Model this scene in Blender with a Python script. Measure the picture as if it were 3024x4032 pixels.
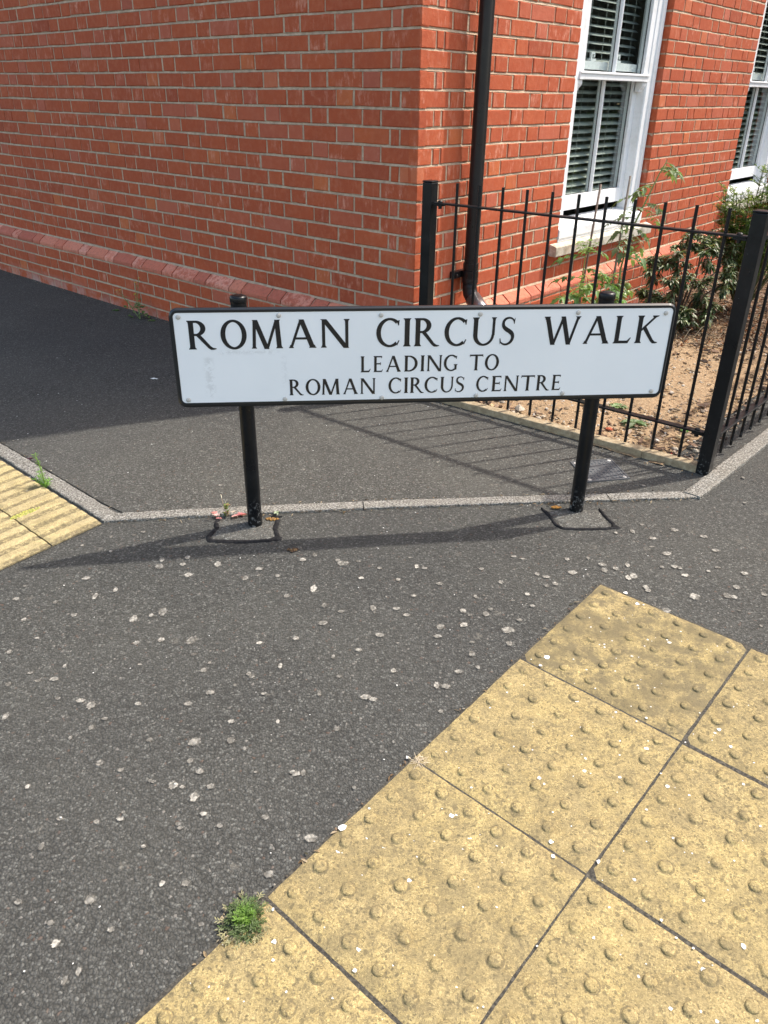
import bpy, bmesh, math, random
from math import sin, cos, pi, radians, exp, log, sqrt
from mathutils import Vector, Matrix, noise
V = Vector
random.seed(11)
SC = bpy.context.scene
for o in list(bpy.data.objects): bpy.data.objects.remove(o)

# ------------------------------------------------------------ camera, sky, sun
CAM = V((0, 0, 1.32)); PITCH, ROLL, FPX = 0.49209, 0.01364, 3068.6
fwd = V((0, cos(PITCH), -sin(PITCH))); rt = V((1, 0, 0)); up = rt.cross(fwd)
Rv = rt*cos(ROLL) + up*sin(ROLL); Uv = -rt*sin(ROLL) + up*cos(ROLL)
cd = bpy.data.cameras.new('camera'); cam = bpy.data.objects.new('camera', cd); SC.collection.objects.link(cam)
cd.sensor_fit = 'VERTICAL'; cd.sensor_height = 24; cd.lens = FPX/4032*24
cd.clip_start = 0.05; cd.clip_end = 2000
M = Matrix((Rv, Uv, -fwd)).transposed().to_4x4(); M.translation = CAM; cam.matrix_world = M
SC.camera = cam
SUN_EL, SUN_AZ = radians(54), radians(21.5)          # azimuth from +X towards +Y
w = bpy.data.worlds.new("World"); SC.world = w; w.use_nodes = True
nt = w.node_tree; bg = nt.nodes['Background']
sky = nt.nodes.new('ShaderNodeTexSky'); sky.sky_type = 'NISHITA'; sky.sun_disc = False
sky.sun_elevation = SUN_EL; sky.sun_rotation = pi/2 - SUN_AZ; sky.air_density = 1.0; sky.dust_density = 2.2; sky.ozone_density = .8
wb = nt.nodes.new('ShaderNodeMix'); wb.data_type = 'RGBA'; wb.blend_type = 'MULTIPLY'; wb.inputs[0].default_value = 1; wb.inputs[7].default_value = (1.10, 1.0, .86, 1)   # hazy, slightly warm sky
nt.links.new(sky.outputs[0], wb.inputs[6]); nt.links.new(wb.outputs[2], bg.inputs[0]); bg.inputs[1].default_value = 0.15
sd = V((cos(SUN_AZ)*cos(SUN_EL), sin(SUN_AZ)*cos(SUN_EL), sin(SUN_EL)))
ld = bpy.data.lights.new('sun', 'SUN'); ld.energy = 2.0; ld.angle = radians(1.0); ld.color = (1, .94, .86)
lo = bpy.data.objects.new('sun', ld); SC.collection.objects.link(lo); lo.rotation_euler = (-sd).to_track_quat('-Z', 'Y').to_euler(); lo.location = (3, 0, 8)
SC.view_settings.view_transform = 'Standard'; SC.view_settings.look = 'None'; SC.view_settings.gamma = 1
SC.view_settings.exposure = 1.47
SC.render.resolution_x, SC.render.resolution_y = 768, 1024
SC.cycles.max_bounces = 8; SC.cycles.transparent_max_bounces = 12

# ------------------------------------------------------------ frames of the place
C0 = V((0.12581, 3.75819, 0))                        # outer corner of the house, on the ground
DL = V((-0.75125, 0.66002, 0)); NL = V((-0.66002, -0.75125, 0))
DR = V((0.64774, 0.76186, 0)); NR = V((0.76186, -0.64774, 0))
Z0, CS = 1.6389, .075                                # level of bed joint 0, course height
def zk(k): return Z0 - CS*k
def g(X, Y):                                         # pavement level: flat path, footway falling to the crossing
    p = .003 + .0306*(X-.67) + .0527*(Y-2.004); s = .012
    p = max(p, -.16 + .02*(p+.16)) if p < -.16 else p
    return -s*log(1+exp(max(-60, min(60, -p/s))))
def frame(O, D, N): return lambda s, o, z: V((O.x+D.x*s+N.x*o, O.y+D.y*s+N.y*o, z))
FR = frame(C0, DR, NR); FL = frame(C0, DL, NL)

# ------------------------------------------------------------ helpers
class MB:
    def __init__(s): s.v = []; s.f = []; s.c = []; s.m = []
    def add(s, vs, fs, col=(0, 0, 0, 1), mi=0):
        b = len(s.v); s.v += [tuple(v) for v in vs]; s.f += [tuple(b+i for i in f) for f in fs]
        s.c += [col]*len(vs); s.m += [mi]*len(fs)
    def box(s, a, b, col=(0, 0, 0, 1), F=None, mi=0):
        F = F or (lambda x, y, z: V((x, y, z)))
        (x0, y0, z0), (x1, y1, z1) = a, b
        vs = [F(x, y, z) for z in (z0, z1) for y in (y0, y1) for x in (x0, x1)]
        s.add(vs, [(0, 2, 3, 1), (4, 5, 7, 6), (0, 1, 5, 4), (2, 6, 7, 3), (0, 4, 6, 2), (1, 3, 7, 5)], col, mi)
    def tube(s, pts, r, n=8, col=(0, 0, 0, 1), caps=True, mi=0):
        pts = [V(p) for p in pts]; rs = r if isinstance(r, (list, tuple)) else [r]*len(pts)
        vs = []; fs = []; prev = None
        for i, p in enumerate(pts):
            d = (pts[min(i+1, len(pts)-1)] - pts[max(i-1, 0)]).normalized()
            a = V((0, 0, 1)) if abs(d.z) < .9 else V((1, 0, 0))
            if prev is None: x = d.cross(a).normalized()
            else: x = (prev - d*prev.dot(d)).normalized()
            prev = x; y = d.cross(x)
            vs += [p + (x*cos(2*pi*k/n) + y*sin(2*pi*k/n))*rs[i] for k in range(n)]
        for i in range(len(pts)-1):
            fs += [(i*n+k, i*n+(k+1) % n, (i+1)*n+(k+1) % n, (i+1)*n+k) for k in range(n)]
        if caps: fs += [tuple(range(n-1, -1, -1)), tuple((len(pts)-1)*n+k for k in range(n))]
        s.add(vs, fs, col, mi)
    def lathe(s, prof, base, axis=None, n=20, col=(0, 0, 0, 1)):
        # prof: (radius, height) pairs about axis from base
        A = V(axis or (0, 0, 1)).normalized(); a = V((1, 0, 0)) if abs(A.x) < .9 else V((0, 1, 0))
        x = A.cross(a).normalized(); y = A.cross(x); vs = []; fs = []; base = V(base)
        for r, h in prof: vs += [base + A*h + (x*cos(2*pi*k/n)+y*sin(2*pi*k/n))*r for k in range(n)]
        for i in range(len(prof)-1): fs += [(i*n+k, i*n+(k+1) % n, (i+1)*n+(k+1) % n, (i+1)*n+k) for k in range(n)]
        fs += [tuple(range(n-1, -1, -1)), tuple((len(prof)-1)*n+k for k in range(n))]
        s.add(vs, fs, col)
    def build(s, name, mat, parent=None, smooth=False, recalc=True, bevel=0, label=None):
        me = bpy.data.meshes.new(name); me.from_pydata(s.v, [], s.f)
        at = me.color_attributes.new('tint', 'FLOAT_COLOR', 'POINT')
        at.data.foreach_set('color', [x for c in s.c for x in c])
        for m_ in (mat if isinstance(mat, (list, tuple)) else [mat]): me.materials.append(m_)
        me.polygons.foreach_set('material_index', s.m)
        if recalc:
            bm = bmesh.new(); bm.from_mesh(me); bmesh.ops.recalc_face_normals(bm, faces=bm.faces); bm.to_mesh(me); bm.free()
        if smooth: me.polygons.foreach_set('use_smooth', [True]*len(me.polygons))
        me.update()
        o = bpy.data.objects.new(name, me); SC.collection.objects.link(o)
        if parent is not None: o.parent = parent; o.matrix_parent_inverse = Matrix.Translation(-parent.location) if parent.parent is None else parent_inv(parent)
        if bevel:
            bv = o.modifiers.new('bevel', 'BEVEL'); bv.width = bevel; bv.segments = 2; bv.limit_method = 'ANGLE'
        if label: o['label'] = label
        return o
def parent_inv(p): return p.matrix_basis.inverted() @ (p.matrix_parent_inverse.inverted() if p.parent is None else Matrix.Identity(4))
def thing(name, loc, label, cat, group=None):
    o = bpy.data.objects.new(name, None); SC.collection.objects.link(o); o.location = loc; o.empty_display_size = .05
    o['label'] = label; o['category'] = cat
    if group: o['group'] = group
    return o
def tag(o, label=None, cat=None, group=None, kind=None):
    for k, v in (('label', label), ('category', cat), ('group', group), ('kind', kind)):
        if v: o[k] = v
    return o
def rj(a): return random.uniform(-a, a)

# ------------------------------------------------------------ node helper
def new_mat(name, base=(.5, .5, .5), rough=.7, spec=.5, metal=0):
    m = bpy.data.materials.new(name); m.use_nodes = True
    b = m.node_tree.nodes['Principled BSDF']; b.inputs['Base Color'].default_value = (*base, 1)
    b.inputs['Roughness'].default_value = rough; b.inputs['Specular IOR Level'].default_value = spec; b.inputs['Metallic'].default_value = metal
    return m
class NG:
    def __init__(s, m): s.m = m; s.t = m.node_tree; s.n = s.t.nodes; s.l = s.t.links; s.b = s.n['Principled BSDF']; s._co = None
    def co(s):
        if not s._co: s._co = s.n.new('ShaderNodeTexCoord').outputs['Object']
        return s._co
    def set(s, inp, v):
        if hasattr(v, 'is_output') or isinstance(v, bpy.types.NodeSocket): s.l.new(v, inp)
        elif isinstance(v, (tuple, list)) and len(v) == 3 and inp.type == 'RGBA': inp.default_value = (*v, 1)
        else: inp.default_value = v
    def noise(s, scale, detail=4, rough=.55, vec=None, dist=0):
        n = s.n.new('ShaderNodeTexNoise'); n.inputs['Scale'].default_value = scale; n.inputs['Detail'].default_value = detail
        n.inputs['Roughness'].default_value = rough; n.inputs['Distortion'].default_value = dist
        s.l.new(vec or s.co(), n.inputs['Vector']); return n.outputs['Fac']
    def voro(s, scale, feat='F1', vec=None, rnd=1, out='Distance'):
        n = s.n.new('ShaderNodeTexVoronoi'); n.feature = feat; n.inputs['Scale'].default_value = scale; n.inputs['Randomness'].default_value = rnd
        s.l.new(vec or s.co(), n.inputs['Vector']); return n.outputs[out]
    def ramp(s, fac, stops, mode='LINEAR'):
        n = s.n.new('ShaderNodeValToRGB'); s.l.new(fac, n.inputs[0]); e = n.color_ramp.elements; n.color_ramp.interpolation = mode
        while len(e) < len(stops): e.new(.5)
        for x, (p, c) in zip(e, stops):
            x.position = p; x.color = (*c, 1) if isinstance(c, (tuple, list)) else (c, c, c, 1)
        return n.outputs[0]
    def mix(s, fac, a, b, mode='MIX'):
        n = s.n.new('ShaderNodeMix'); n.data_type = 'RGBA'; n.blend_type = mode
        s.set(n.inputs[0], fac); s.set(n.inputs[6], a); s.set(n.inputs[7], b); return n.outputs[2]
    def math(s, op, a, b=0, c=0):
        n = s.n.new('ShaderNodeMath'); n.operation = op; s.set(n.inputs[0], a); s.set(n.inputs[1], b)
        if op in ('MULTIPLY_ADD', 'SMOOTH_MIN'): s.set(n.inputs[2], c)
        return n.outputs[0]
    def vscale(s, v3, vec=None):
        n = s.n.new('ShaderNodeVectorMath'); n.operation = 'MULTIPLY'; s.l.new(vec or s.co(), n.inputs[0]); n.inputs[1].default_value = v3; return n.outputs[0]
    def attr(s):
        n = s.n.new('ShaderNodeAttribute'); n.attribute_name = 'tint'; sp = s.n.new('ShaderNodeSeparateColor'); s.l.new(n.outputs['Color'], sp.inputs[0])
        return sp.outputs[0], sp.outputs[1], sp.outputs[2]
    def sep(s, vec=None):
        n = s.n.new('ShaderNodeSeparateXYZ'); s.l.new(vec or s.co(), n.inputs[0]); return n.outputs
    def bump(s, h, dist=.01, strength=1, nrm=None):
        n = s.n.new('ShaderNodeBump'); n.inputs['Distance'].default_value = dist; n.inputs['Strength'].default_value = strength
        s.l.new(h, n.inputs['Height'])
        if nrm: s.l.new(nrm, n.inputs['Normal'])
        s.l.new(n.outputs[0], s.b.inputs['Normal']); return n.outputs[0]
    def col(s, c): s.set(s.b.inputs['Base Color'], c)
    def rough(s, c): s.set(s.b.inputs['Roughness'], c)

# ------------------------------------------------------------ materials
def m_brick():
    m = new_mat('red_brick', rough=.85, spec=.25); q = NG(m); r, gg, b = q.attr()
    base = q.ramp(r, [(0, (.31, .064, .029)), (.22, (.385, .080, .034)), (.5, (.415, .087, .035)), (.78, (.45, .099, .038)), (1, (.51, .135, .048))])
    base = q.mix(q.math('MULTIPLY', q.ramp(q.noise(35, 4), [(.45, 0), (.75, 1)]), .32), base, (.54, .19, .10))
    base = q.mix(q.math('MULTIPLY', q.ramp(q.noise(9, 3), [(.42, 0), (.7, 1)]), .30), base, (.34, .075, .036))
    # pale lime scum: vertical smears, more on some bricks
    sm = q.ramp(q.noise(1, 6, .7, q.vscale((42, 42, 15))), [(.50, 0), (.66, 1)])
    bl = q.ramp(q.noise(16, 4, .6), [(.42, 0), (.58, 1)])
    f = q.math('MULTIPLY', q.math('MULTIPLY', sm, bl), q.math('ADD', q.math('MULTIPLY', gg, .75), .07))
    base = q.mix(f, base, (.70, .34, .24))
    base = q.mix(q.math('MULTIPLY', q.ramp(q.noise(240, 2), [(.62, 0), (.72, 1)]), .35), base, (.16, .04, .025))
    base = q.mix(b, base, (.50, .165, .115))
    # salts on the lowest courses, following brick edges
    pz = q.sep()[2]
    salt = q.math('MULTIPLY', q.ramp(pz, [(0.0, 1), (.10, 0)]), q.ramp(q.noise(7, 5, .7), [(.42, 0), (.62, 1)]))
    base = q.mix(q.math('MULTIPLY', salt, .7), base, (.50, .38, .34))
    q.col(base)
    h = q.math('ADD', q.math('MULTIPLY', q.noise(190, 4, .7), .5), q.math('MULTIPLY', q.noise(45, 5, .6), .9))
    q.bump(h, .0024, .9); return m
def m_plinth():
    m = new_mat('plinth_brick', rough=.85, spec=.25); q = NG(m); r, gg, b = q.attr()
    base = q.ramp(r, [(0, (.44, .12, .075)), (.5, (.55, .165, .10)), (1, (.64, .23, .145))])
    f = q.math('MULTIPLY', q.ramp(q.noise(26, 6, .72), [(.44, 0), (.54, 1)]), q.math('MULTIPLY', q.ramp(gg, [(.35, .08), (.8, 1)]), .7))
    base = q.mix(f, base, (.80, .38, .28))
    base = q.mix(q.math('MULTIPLY', q.ramp(q.noise(60, 4), [(.5, 0), (.75, 1)]), .5), base, (.22, .085, .06))
    q.col(base); q.bump(q.math('ADD', q.noise(60, 5, .7), q.math('MULTIPLY', q.noise(200, 3), .5)), .003, .9); return m
def m_mortar():
    m = new_mat('mortar', rough=.95, spec=.1); q = NG(m)
    c = q.ramp(q.noise(30, 5, .7), [(.3, (.36, .265, .19)), (.55, (.52, .395, .28)), (.8, (.66, .52, .38))])
    c = q.mix(q.math('MULTIPLY', q.ramp(q.noise(3, 4, .6), [(.45, 0), (.7, 1)]), .45), c, (.33, .235, .17))
    q.col(c); q.bump(q.math('ADD', q.noise(220, 3, .7), q.math('MULTIPLY', q.noise(60, 4), 1.2)), .003, 1); return m
def m_asphalt(name, tone, warm):
    m = new_mat(name, rough=.86, spec=.22); q = NG(m)
    dn = q.n.new('ShaderNodeVectorMath'); dn.operation = 'ADD'; nn = q.n.new('ShaderNodeTexNoise'); nn.inputs['Scale'].default_value = 70; q.l.new(q.co(), nn.inputs['Vector'])
    s2 = q.n.new('ShaderNodeVectorMath'); s2.operation = 'SCALE'; s2.inputs[3].default_value = .010; q.l.new(nn.outputs['Color'], s2.inputs[0]); q.l.new(q.co(), dn.inputs[0]); q.l.new(s2.outputs[0], dn.inputs[1]); wv = dn.outputs[0]
    v = q.voro(175, out='Color', vec=wv); sp = q.n.new('ShaderNodeSeparateColor'); q.l.new(v, sp.inputs[0])
    d = q.voro(175, vec=wv); d2 = q.voro(310, vec=wv); T = tone
    c = q.ramp(sp.outputs[0], [(0, (T*.55, T*.575*warm, T*.55*warm**2)), (.5, (T*.95, T*.99*warm, T*.95*warm**2)), (.85, (T*1.22, T*1.28*warm, T*1.24*warm**2)), (.97, (T*2.1, T*2.1, T*1.9))])
    c = q.mix(q.math('MULTIPLY', q.ramp(d, [(.35, 0), (.78, 1)]), .7), c, (T*.28, T*.27, T*.25))
    c = q.mix(q.math('MULTIPLY', q.math('GREATER_THAN', sp.outputs[1], .992), .5), c, (.28, .26, .23))
    c = q.mix(q.math('MULTIPLY', q.math('GREATER_THAN', sp.outputs[2], .992), .4), c, (.16, .09, .06))
    c = q.mix(q.ramp(q.noise(2.1, 5, .6), [(.3, 0), (.7, .42)]), c, q.mix(.5, c, (T*1.7, T*1.66, T*1.4)))
    c = q.mix(q.ramp(q.noise(.8, 3), [(.4, 0), (.7, .3)]), c, (T*.6, T*.6, T*.6))
    # faint worn gum marks and lichen
    vv = q.voro(7.5); f = q.math('MULTIPLY', q.ramp(vv, [(.07, 1), (.12, 0)]), q.ramp(q.noise(90, 3), [(.42, 0), (.6, 1)]))
    c = q.mix(q.math('MULTIPLY', f, .45), c, (.20, .185, .155))
    vv = q.voro(20); f = q.math('LESS_THAN', vv, .030)
    c = q.mix(q.math('MULTIPLY', f, .7), c, (.62, .60, .56))
    q.col(c)
    h = q.math('SUBTRACT', 1, d); h = q.math('ADD', h, q.math('MULTIPLY', sp.outputs[1], .8)); h = q.math('ADD', h, q.math('MULTIPLY', q.math('SUBTRACT', 1, d2), .3))
    q.bump(h, .0032, .8); return m
def m_buff(name, ca, cb, dirt, spots=1):
    m = new_mat(name, rough=.9, spec=.2); q = NG(m); r, gg, b = q.attr()
    c = q.ramp(q.noise(14, 6, .7), [(.3, ca), (.7, cb)])
    c = q.mix(q.ramp(q.noise(4.5, 4, .6), [(.42, 0), (.62, .45)]), c, (cb[0]*1.1, cb[1]*1.1, cb[2]*.95)); c = q.mix(q.math('MULTIPLY', q.ramp(q.noise(200, 5, .85), [(.44, 0), (.56, 1)]), .55), c, tuple(x*.50 for x in ca))
    c = q.mix(q.math('MULTIPLY', q.ramp(q.noise(260, 3, .7), [(.56, 0), (.64, 1)]), .6), c, tuple(min(1, x*1.45) for x in cb))
    # grey algae film, slab by slab (tint r)
    f = q.math('MULTIPLY', q.ramp(q.noise(22, 6, .75), [(.44, 0), (.58, 1)]), q.math('ADD', q.math('MULTIPLY', r, .8), .12))
    c = q.mix(f, c, (.15, .125, .075))
    f = q.math('MULTIPLY', q.ramp(q.noise(6, 4, .7), [(.40, 0), (.6, 1)]), q.math('MULTIPLY', q.math('MULTIPLY', r, r), .85))
    c = q.mix(f, c, (.16, .13, .07))
    f = q.math('MULTIPLY', q.ramp(q.noise(95, 5, .8), [(.51, 0), (.57, 1)]), q.ramp(q.noise(17, 3, .6), [(.36, .3), (.6, 1)]))
    c = q.mix(q.math('MULTIPLY', f, .80*dirt), c, (.145, .118, .068))
    # dark round lichen dots
    for sc_, th, k in ((58, .15, .6), (120, .18, .7), (210, .2, .6)):
        dn = q.n.new('ShaderNodeVectorMath'); dn.operation = 'ADD'; nn = q.n.new('ShaderNodeTexNoise'); nn.inputs['Scale'].default_value = 90; q.l.new(q.co(), nn.inputs['Vector'])
        s2 = q.n.new('ShaderNodeVectorMath'); s2.operation = 'SCALE'; s2.inputs[3].default_value = .014; q.l.new(nn.outputs['Color'], s2.inputs[0])
        q.l.new(q.co(), dn.inputs[0]); q.l.new(s2.outputs[0], dn.inputs[1])
        vd = q.voro(sc_, vec=dn.outputs[0]); pc = q.voro(sc_, vec=dn.outputs[0], out='Color'); s3 = q.n.new('ShaderNodeSeparateColor'); q.l.new(pc, s3.inputs[0])
        rad = q.math('MULTIPLY', s3.outputs[0], th*2.1)
        f = q.math('MULTIPLY', q.math('LESS_THAN', vd, rad), q.math('GREATER_THAN', s3.outputs[1], .40))
        c = q.mix(q.math('MULTIPLY', f, k*dirt), c, (.115, .095, .055))
    c = q.mix(q.math('MULTIPLY', b, q.ramp(q.noise(75, 4, .75), [(.38, .15), (.55, 1)])), c, (.13, .108, .065))
    q.col(c)
    q.bump(q.math('ADD', q.noise(350, 3, .7), q.math('MULTIPLY', q.noise(40, 4), .8)), .0018, .9); return m
def m_kerb():
    m = new_mat('concrete_edging', rough=.95, spec=.15); q = NG(m)
    c = q.ramp(q.noise(150, 4, .8), [(.36, (.04, .038, .034)), (.47, (.16, .15, .13)), (.58, (.36, .345, .31)), (.68, (.60, .58, .53))])
    c = q.mix(q.ramp(q.noise(9, 5, .65), [(.45, 0), (.7, .5)]), c, (.20, .185, .155))
    q.col(c); q.bump(q.noise(160, 4, .75), .005, 1); return m
def m_edging():
    m = new_mat('bed_edging', rough=.95, spec=.15); q = NG(m)
    c = q.ramp(q.noise(40, 5, .7), [(.3, (.22, .17, .11)), (.55, (.36, .29, .19)), (.75, (.46, .40, .29))])
    q.col(c); q.bump(q.noise(160, 4, .75), .003, .8); return m
def m_soil():
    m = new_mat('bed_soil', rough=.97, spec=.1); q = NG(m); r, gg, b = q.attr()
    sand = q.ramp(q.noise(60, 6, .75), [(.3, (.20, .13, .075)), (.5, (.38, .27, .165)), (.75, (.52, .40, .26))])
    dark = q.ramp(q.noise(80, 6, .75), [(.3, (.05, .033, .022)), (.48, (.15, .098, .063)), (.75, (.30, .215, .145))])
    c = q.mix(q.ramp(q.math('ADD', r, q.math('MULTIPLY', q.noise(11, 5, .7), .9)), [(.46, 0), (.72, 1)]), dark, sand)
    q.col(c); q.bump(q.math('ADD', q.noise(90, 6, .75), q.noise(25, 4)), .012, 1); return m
def m_tint(name, rough=.85, spec=.25, bumpy=.002, bs=120, var=.35):
    m = new_mat(name, rough=rough, spec=spec); q = NG(m)
    n = q.n.new('ShaderNodeAttribute'); n.attribute_name = 'tint'
    k = q.ramp(q.noise(bs, 4, .7), [(.3, 1-var), (.7, 1+var)])
    q.col(q.mix(1, n.outputs['Color'], k, 'MULTIPLY')); q.bump(q.noise(bs*1.3, 4), bumpy, .8); return m
def m_leaf(name, spec=.35, trans=.3, rough=.5):
    m = new_mat(name, rough=rough, spec=spec); q = NG(m)
    n = q.n.new('ShaderNodeAttribute'); n.attribute_name = 'tint'
    c = q.mix(1, n.outputs['Color'], q.ramp(q.noise(60, 3), [(.3, .75), (.7, 1.25)]), 'MULTIPLY'); q.col(c)
    tr = q.n.new('ShaderNodeBsdfTranslucent'); q.set(tr.inputs[0], q.mix(1, c, (1.6, 1.7, .7), 'MULTIPLY'))
    mx = q.n.new('ShaderNodeMixShader'); mx.inputs[0].default_value = trans
    out = q.n['Material Output']; q.l.new(q.b.outputs[0], mx.inputs[1]); q.l.new(tr.outputs[0], mx.inputs[2]); q.l.new(mx.outputs[0], out.inputs[0]); return m
def m_black(name, rough, chips=.5, dust=.2, base=(.004, .005, .0065)):
    m = new_mat(name, rough=rough, spec=.32); q = NG(m)
    c = q.mix(q.math('MULTIPLY', q.ramp(q.noise(26, 5, .7), [(.5, 0), (.75, 1)]), dust*.5), base, (.05, .05, .05))
    f = q.ramp(q.noise(130, 3, .6), [(.72, 0), (.745, 1)])
    f2 = q.math('MULTIPLY', q.ramp(q.sep()[2], [(.02, 1), (.10, 0)]), q.ramp(q.noise(85, 4, .7), [(.56, 0), (.6, 1)]))
    f = q.math('MAXIMUM', q.math('MULTIPLY', f, chips), q.math('MULTIPLY', f2, chips))
    c = q.mix(f, c, (.33, .33, .32)); q.col(c)
    q.rough(q.ramp(q.noise(18, 4), [(.3, rough*.8), (.7, min(1, rough*1.35))])); q.bump(q.noise(70, 3), .0006, .6); return m
def m_upvc():
    m = new_mat('white_frame_paint', rough=.45, spec=.4); q = NG(m)
    c = q.mix(q.math('MULTIPLY', q.ramp(q.noise(40, 5, .7), [(.52, 0), (.75, 1)]), .3), (.78, .79, .80), (.55, .55, .53)); c = q.mix(q.math('MULTIPLY', q.ramp(q.noise(5, 6, .75), [(.5, 0), (.68, 1)]), .3), c, (.48, .47, .42)); q.col(c)
    q.bump(q.noise(300, 2), .0004, .5); return m
def m_sill():
    m = new_mat('stone_sill', rough=.9, spec=.2); q = NG(m)
    c = q.ramp(q.noise(18, 6, .75), [(.35, (.26, .235, .185)), (.5, (.52, .48, .40)), (.62, (.64, .60, .52))]); 
    c = q.mix(q.ramp(q.noise(6, 3), [(.5, 0), (.7, .4)]), c, (.50, .36, .24)); q.col(c); q.bump(q.noise(120, 4), .002, .7); return m
def m_glass():
    m = new_mat('window_glass'); q = NG(m)
    gl = q.n.new('ShaderNodeBsdfGlossy'); gl.inputs['Roughness'].default_value = .003; gl.inputs['Color'].default_value = (.9, .95, .93, 1)
    tr = q.n.new('ShaderNodeBsdfTransparent'); tr.inputs['Color'].default_value = (.90, .95, .93, 1)
    fr = q.n.new('ShaderNodeLayerWeight'); f = q.math('ADD', .06, q.math('MULTIPLY', q.math('POWER', fr.outputs['Facing'], 3.2), .75))
    mx = q.n.new('ShaderNodeMixShader'); q.l.new(f, mx.inputs[0]); q.l.new(tr.outputs[0], mx.inputs[1]); q.l.new(gl.outputs[0], mx.inputs[2])
    q.l.new(mx.outputs[0], q.n['Material Output'].inputs[0]); return m
def m_plate():
    m = new_mat('sign_face', rough=.38, spec=.45); q = NG(m); x, y, z = q.sep()
    # x along the plate (m), z height above the plate's foot
    def boxm(x0, x1, z0, z1, e=.012):
        a = q.ramp(x, [(x0, 0), (x0+e, 1), (x1-e, 1), (x1, 0)]); b_ = q.ramp(z, [(z0, 0), (z0+e*.5, 1), (z1-e*.5, 1), (z1, 0)]); return q.math('MULTIPLY', a, b_)
    n1 = q.ramp(q.noise(55, 6, .75), [(.48, 0), (.53, 1)])
    f = q.math('MAXIMUM', boxm(.085, .125, .03, .165, .016), boxm(.13, .33, .166, .186, .02))
    f = q.math('MAXIMUM', f, q.math('MULTIPLY', boxm(.325, .35, .06, .165, .012), .6)); f = q.math('MULTIPLY', f, n1)
    c = q.mix(q.math('MULTIPLY', f, .5), (.86, .88, .89), (.62, .63, .63))
    c = q.mix(q.ramp(q.noise(3, 5, .6), [(.4, 0), (.75, .2)]), c, (.62, .66, .68))
    c = q.mix(q.math('MULTIPLY', q.ramp(q.noise(260, 2), [(.72, 0), (.78, 1)]), .25), c, (.45, .45, .42))
    q.col(c); return m
BRICK, PLINTH, MORTAR = m_brick(), m_plinth(), m_mortar()
ASPH = m_asphalt('footway_asphalt', .076, .95); ASPH2 = m_asphalt('path_asphalt', .090, .93); PATCH = m_asphalt('patch_asphalt', .115, .93)
BUFF = m_buff('buff_concrete', (.33, .25, .112), (.49, .385, .185), 1); CORD = m_buff('cream_concrete', (.40, .315, .15), (.56, .46, .26), .3)
KERB, EDG, SOIL = m_kerb(), m_edging(), m_soil()
STONE = m_tint('stones'); BARK = m_tint('bark', bs=160); LEAF = m_leaf('leaves'); GLOSSLEAF = m_leaf('glossy_leaves', spec=.4, trans=.18, rough=.42)
POSTB = m_black('black_post_paint', .30); FENCEB = m_black('black_fence_paint', .33, .45, .3); PIPEB = m_black('downpipe_plastic', .32, .05, .25, (.016, .014, .014))
WHITE, SILL, GLASS, PLATE = m_upvc(), m_sill(), m_glass(), m_plate()
INK = new_mat('sign_lettering_black', (.010, .012, .015), .3); q = NG(INK); q.col(q.mix(q.math('MULTIPLY', q.ramp(q.noise(110, 3, .6), [(.70, 0), (.74, 1)]), .3), (.010, .012, .015), (.2, .2, .2)))
BORDER = new_mat('sign_border_black', (.010, .013, .016), .28, .6)
BOLT = new_mat('bolt_caps', (.50, .48, .44), .45, .5); BITU = new_mat('bitumen', (.012, .012, .013), .8, .15); q = NG(BITU); q.bump(q.noise(90, 4), .003, .8); q.col(q.ramp(q.noise(60, 4), [(.4, (.009, .009, .010)), (.75, (.028, .028, .03))]))
ROOM = new_mat('dim_room', (.30, .29, .27), .9); BLIND = new_mat('blind_slats', (.36, .39, .36), .5); CURT = new_mat('curtain', (.35, .37, .38), .9); GASK = new_mat('gasket', (.012, .012, .012), .5)
METAL = new_mat('dark_metal', (.10, .105, .11), .55, .4, .15); SHOE = new_mat('worn_metal_shoe', (.26, .26, .27), .28, .5, .85)
GUM = m_tint('gum_stains', rough=.95, spec=.1, bumpy=.001, bs=260, var=.3); JOINT = new_mat('dark_joint_sand', (.055, .05, .042), .95); q = NG(JOINT); q.col(q.ramp(q.noise(160, 4), [(.4, (.03, .027, .022)), (.7, (.10, .09, .07))])); q.bump(q.noise(200, 3), .003, 1)

# ------------------------------------------------------------ ground
def axis(lo, hi, n0, n1, step):
    a = [lo]; x = n0
    m = []
    while x <= n1+1e-6: m.append(x); x += step
    out = [m[0]-k for k in (40, 20, 8, 3, 1)]+m+[m[-1]+k for k in (1, 3, 8, 20, 40, 100)]; return out
xs = axis(0, 0, -2.4, 2.8, .08); ys = axis(0, 0, -.6, 4.2, .08)
b = MB(); vs = [(x, y, g(x, y)) for y in ys for x in xs]; n = len(xs)
b.add(vs, [(j*n+i, j*n+i+1, (j+1)*n+i+1, (j+1)*n+i) for j in range(len(ys)-1) for i in range(n-1)])
tag(b.build('pavement', ASPH, smooth=True), kind='structure')
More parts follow.
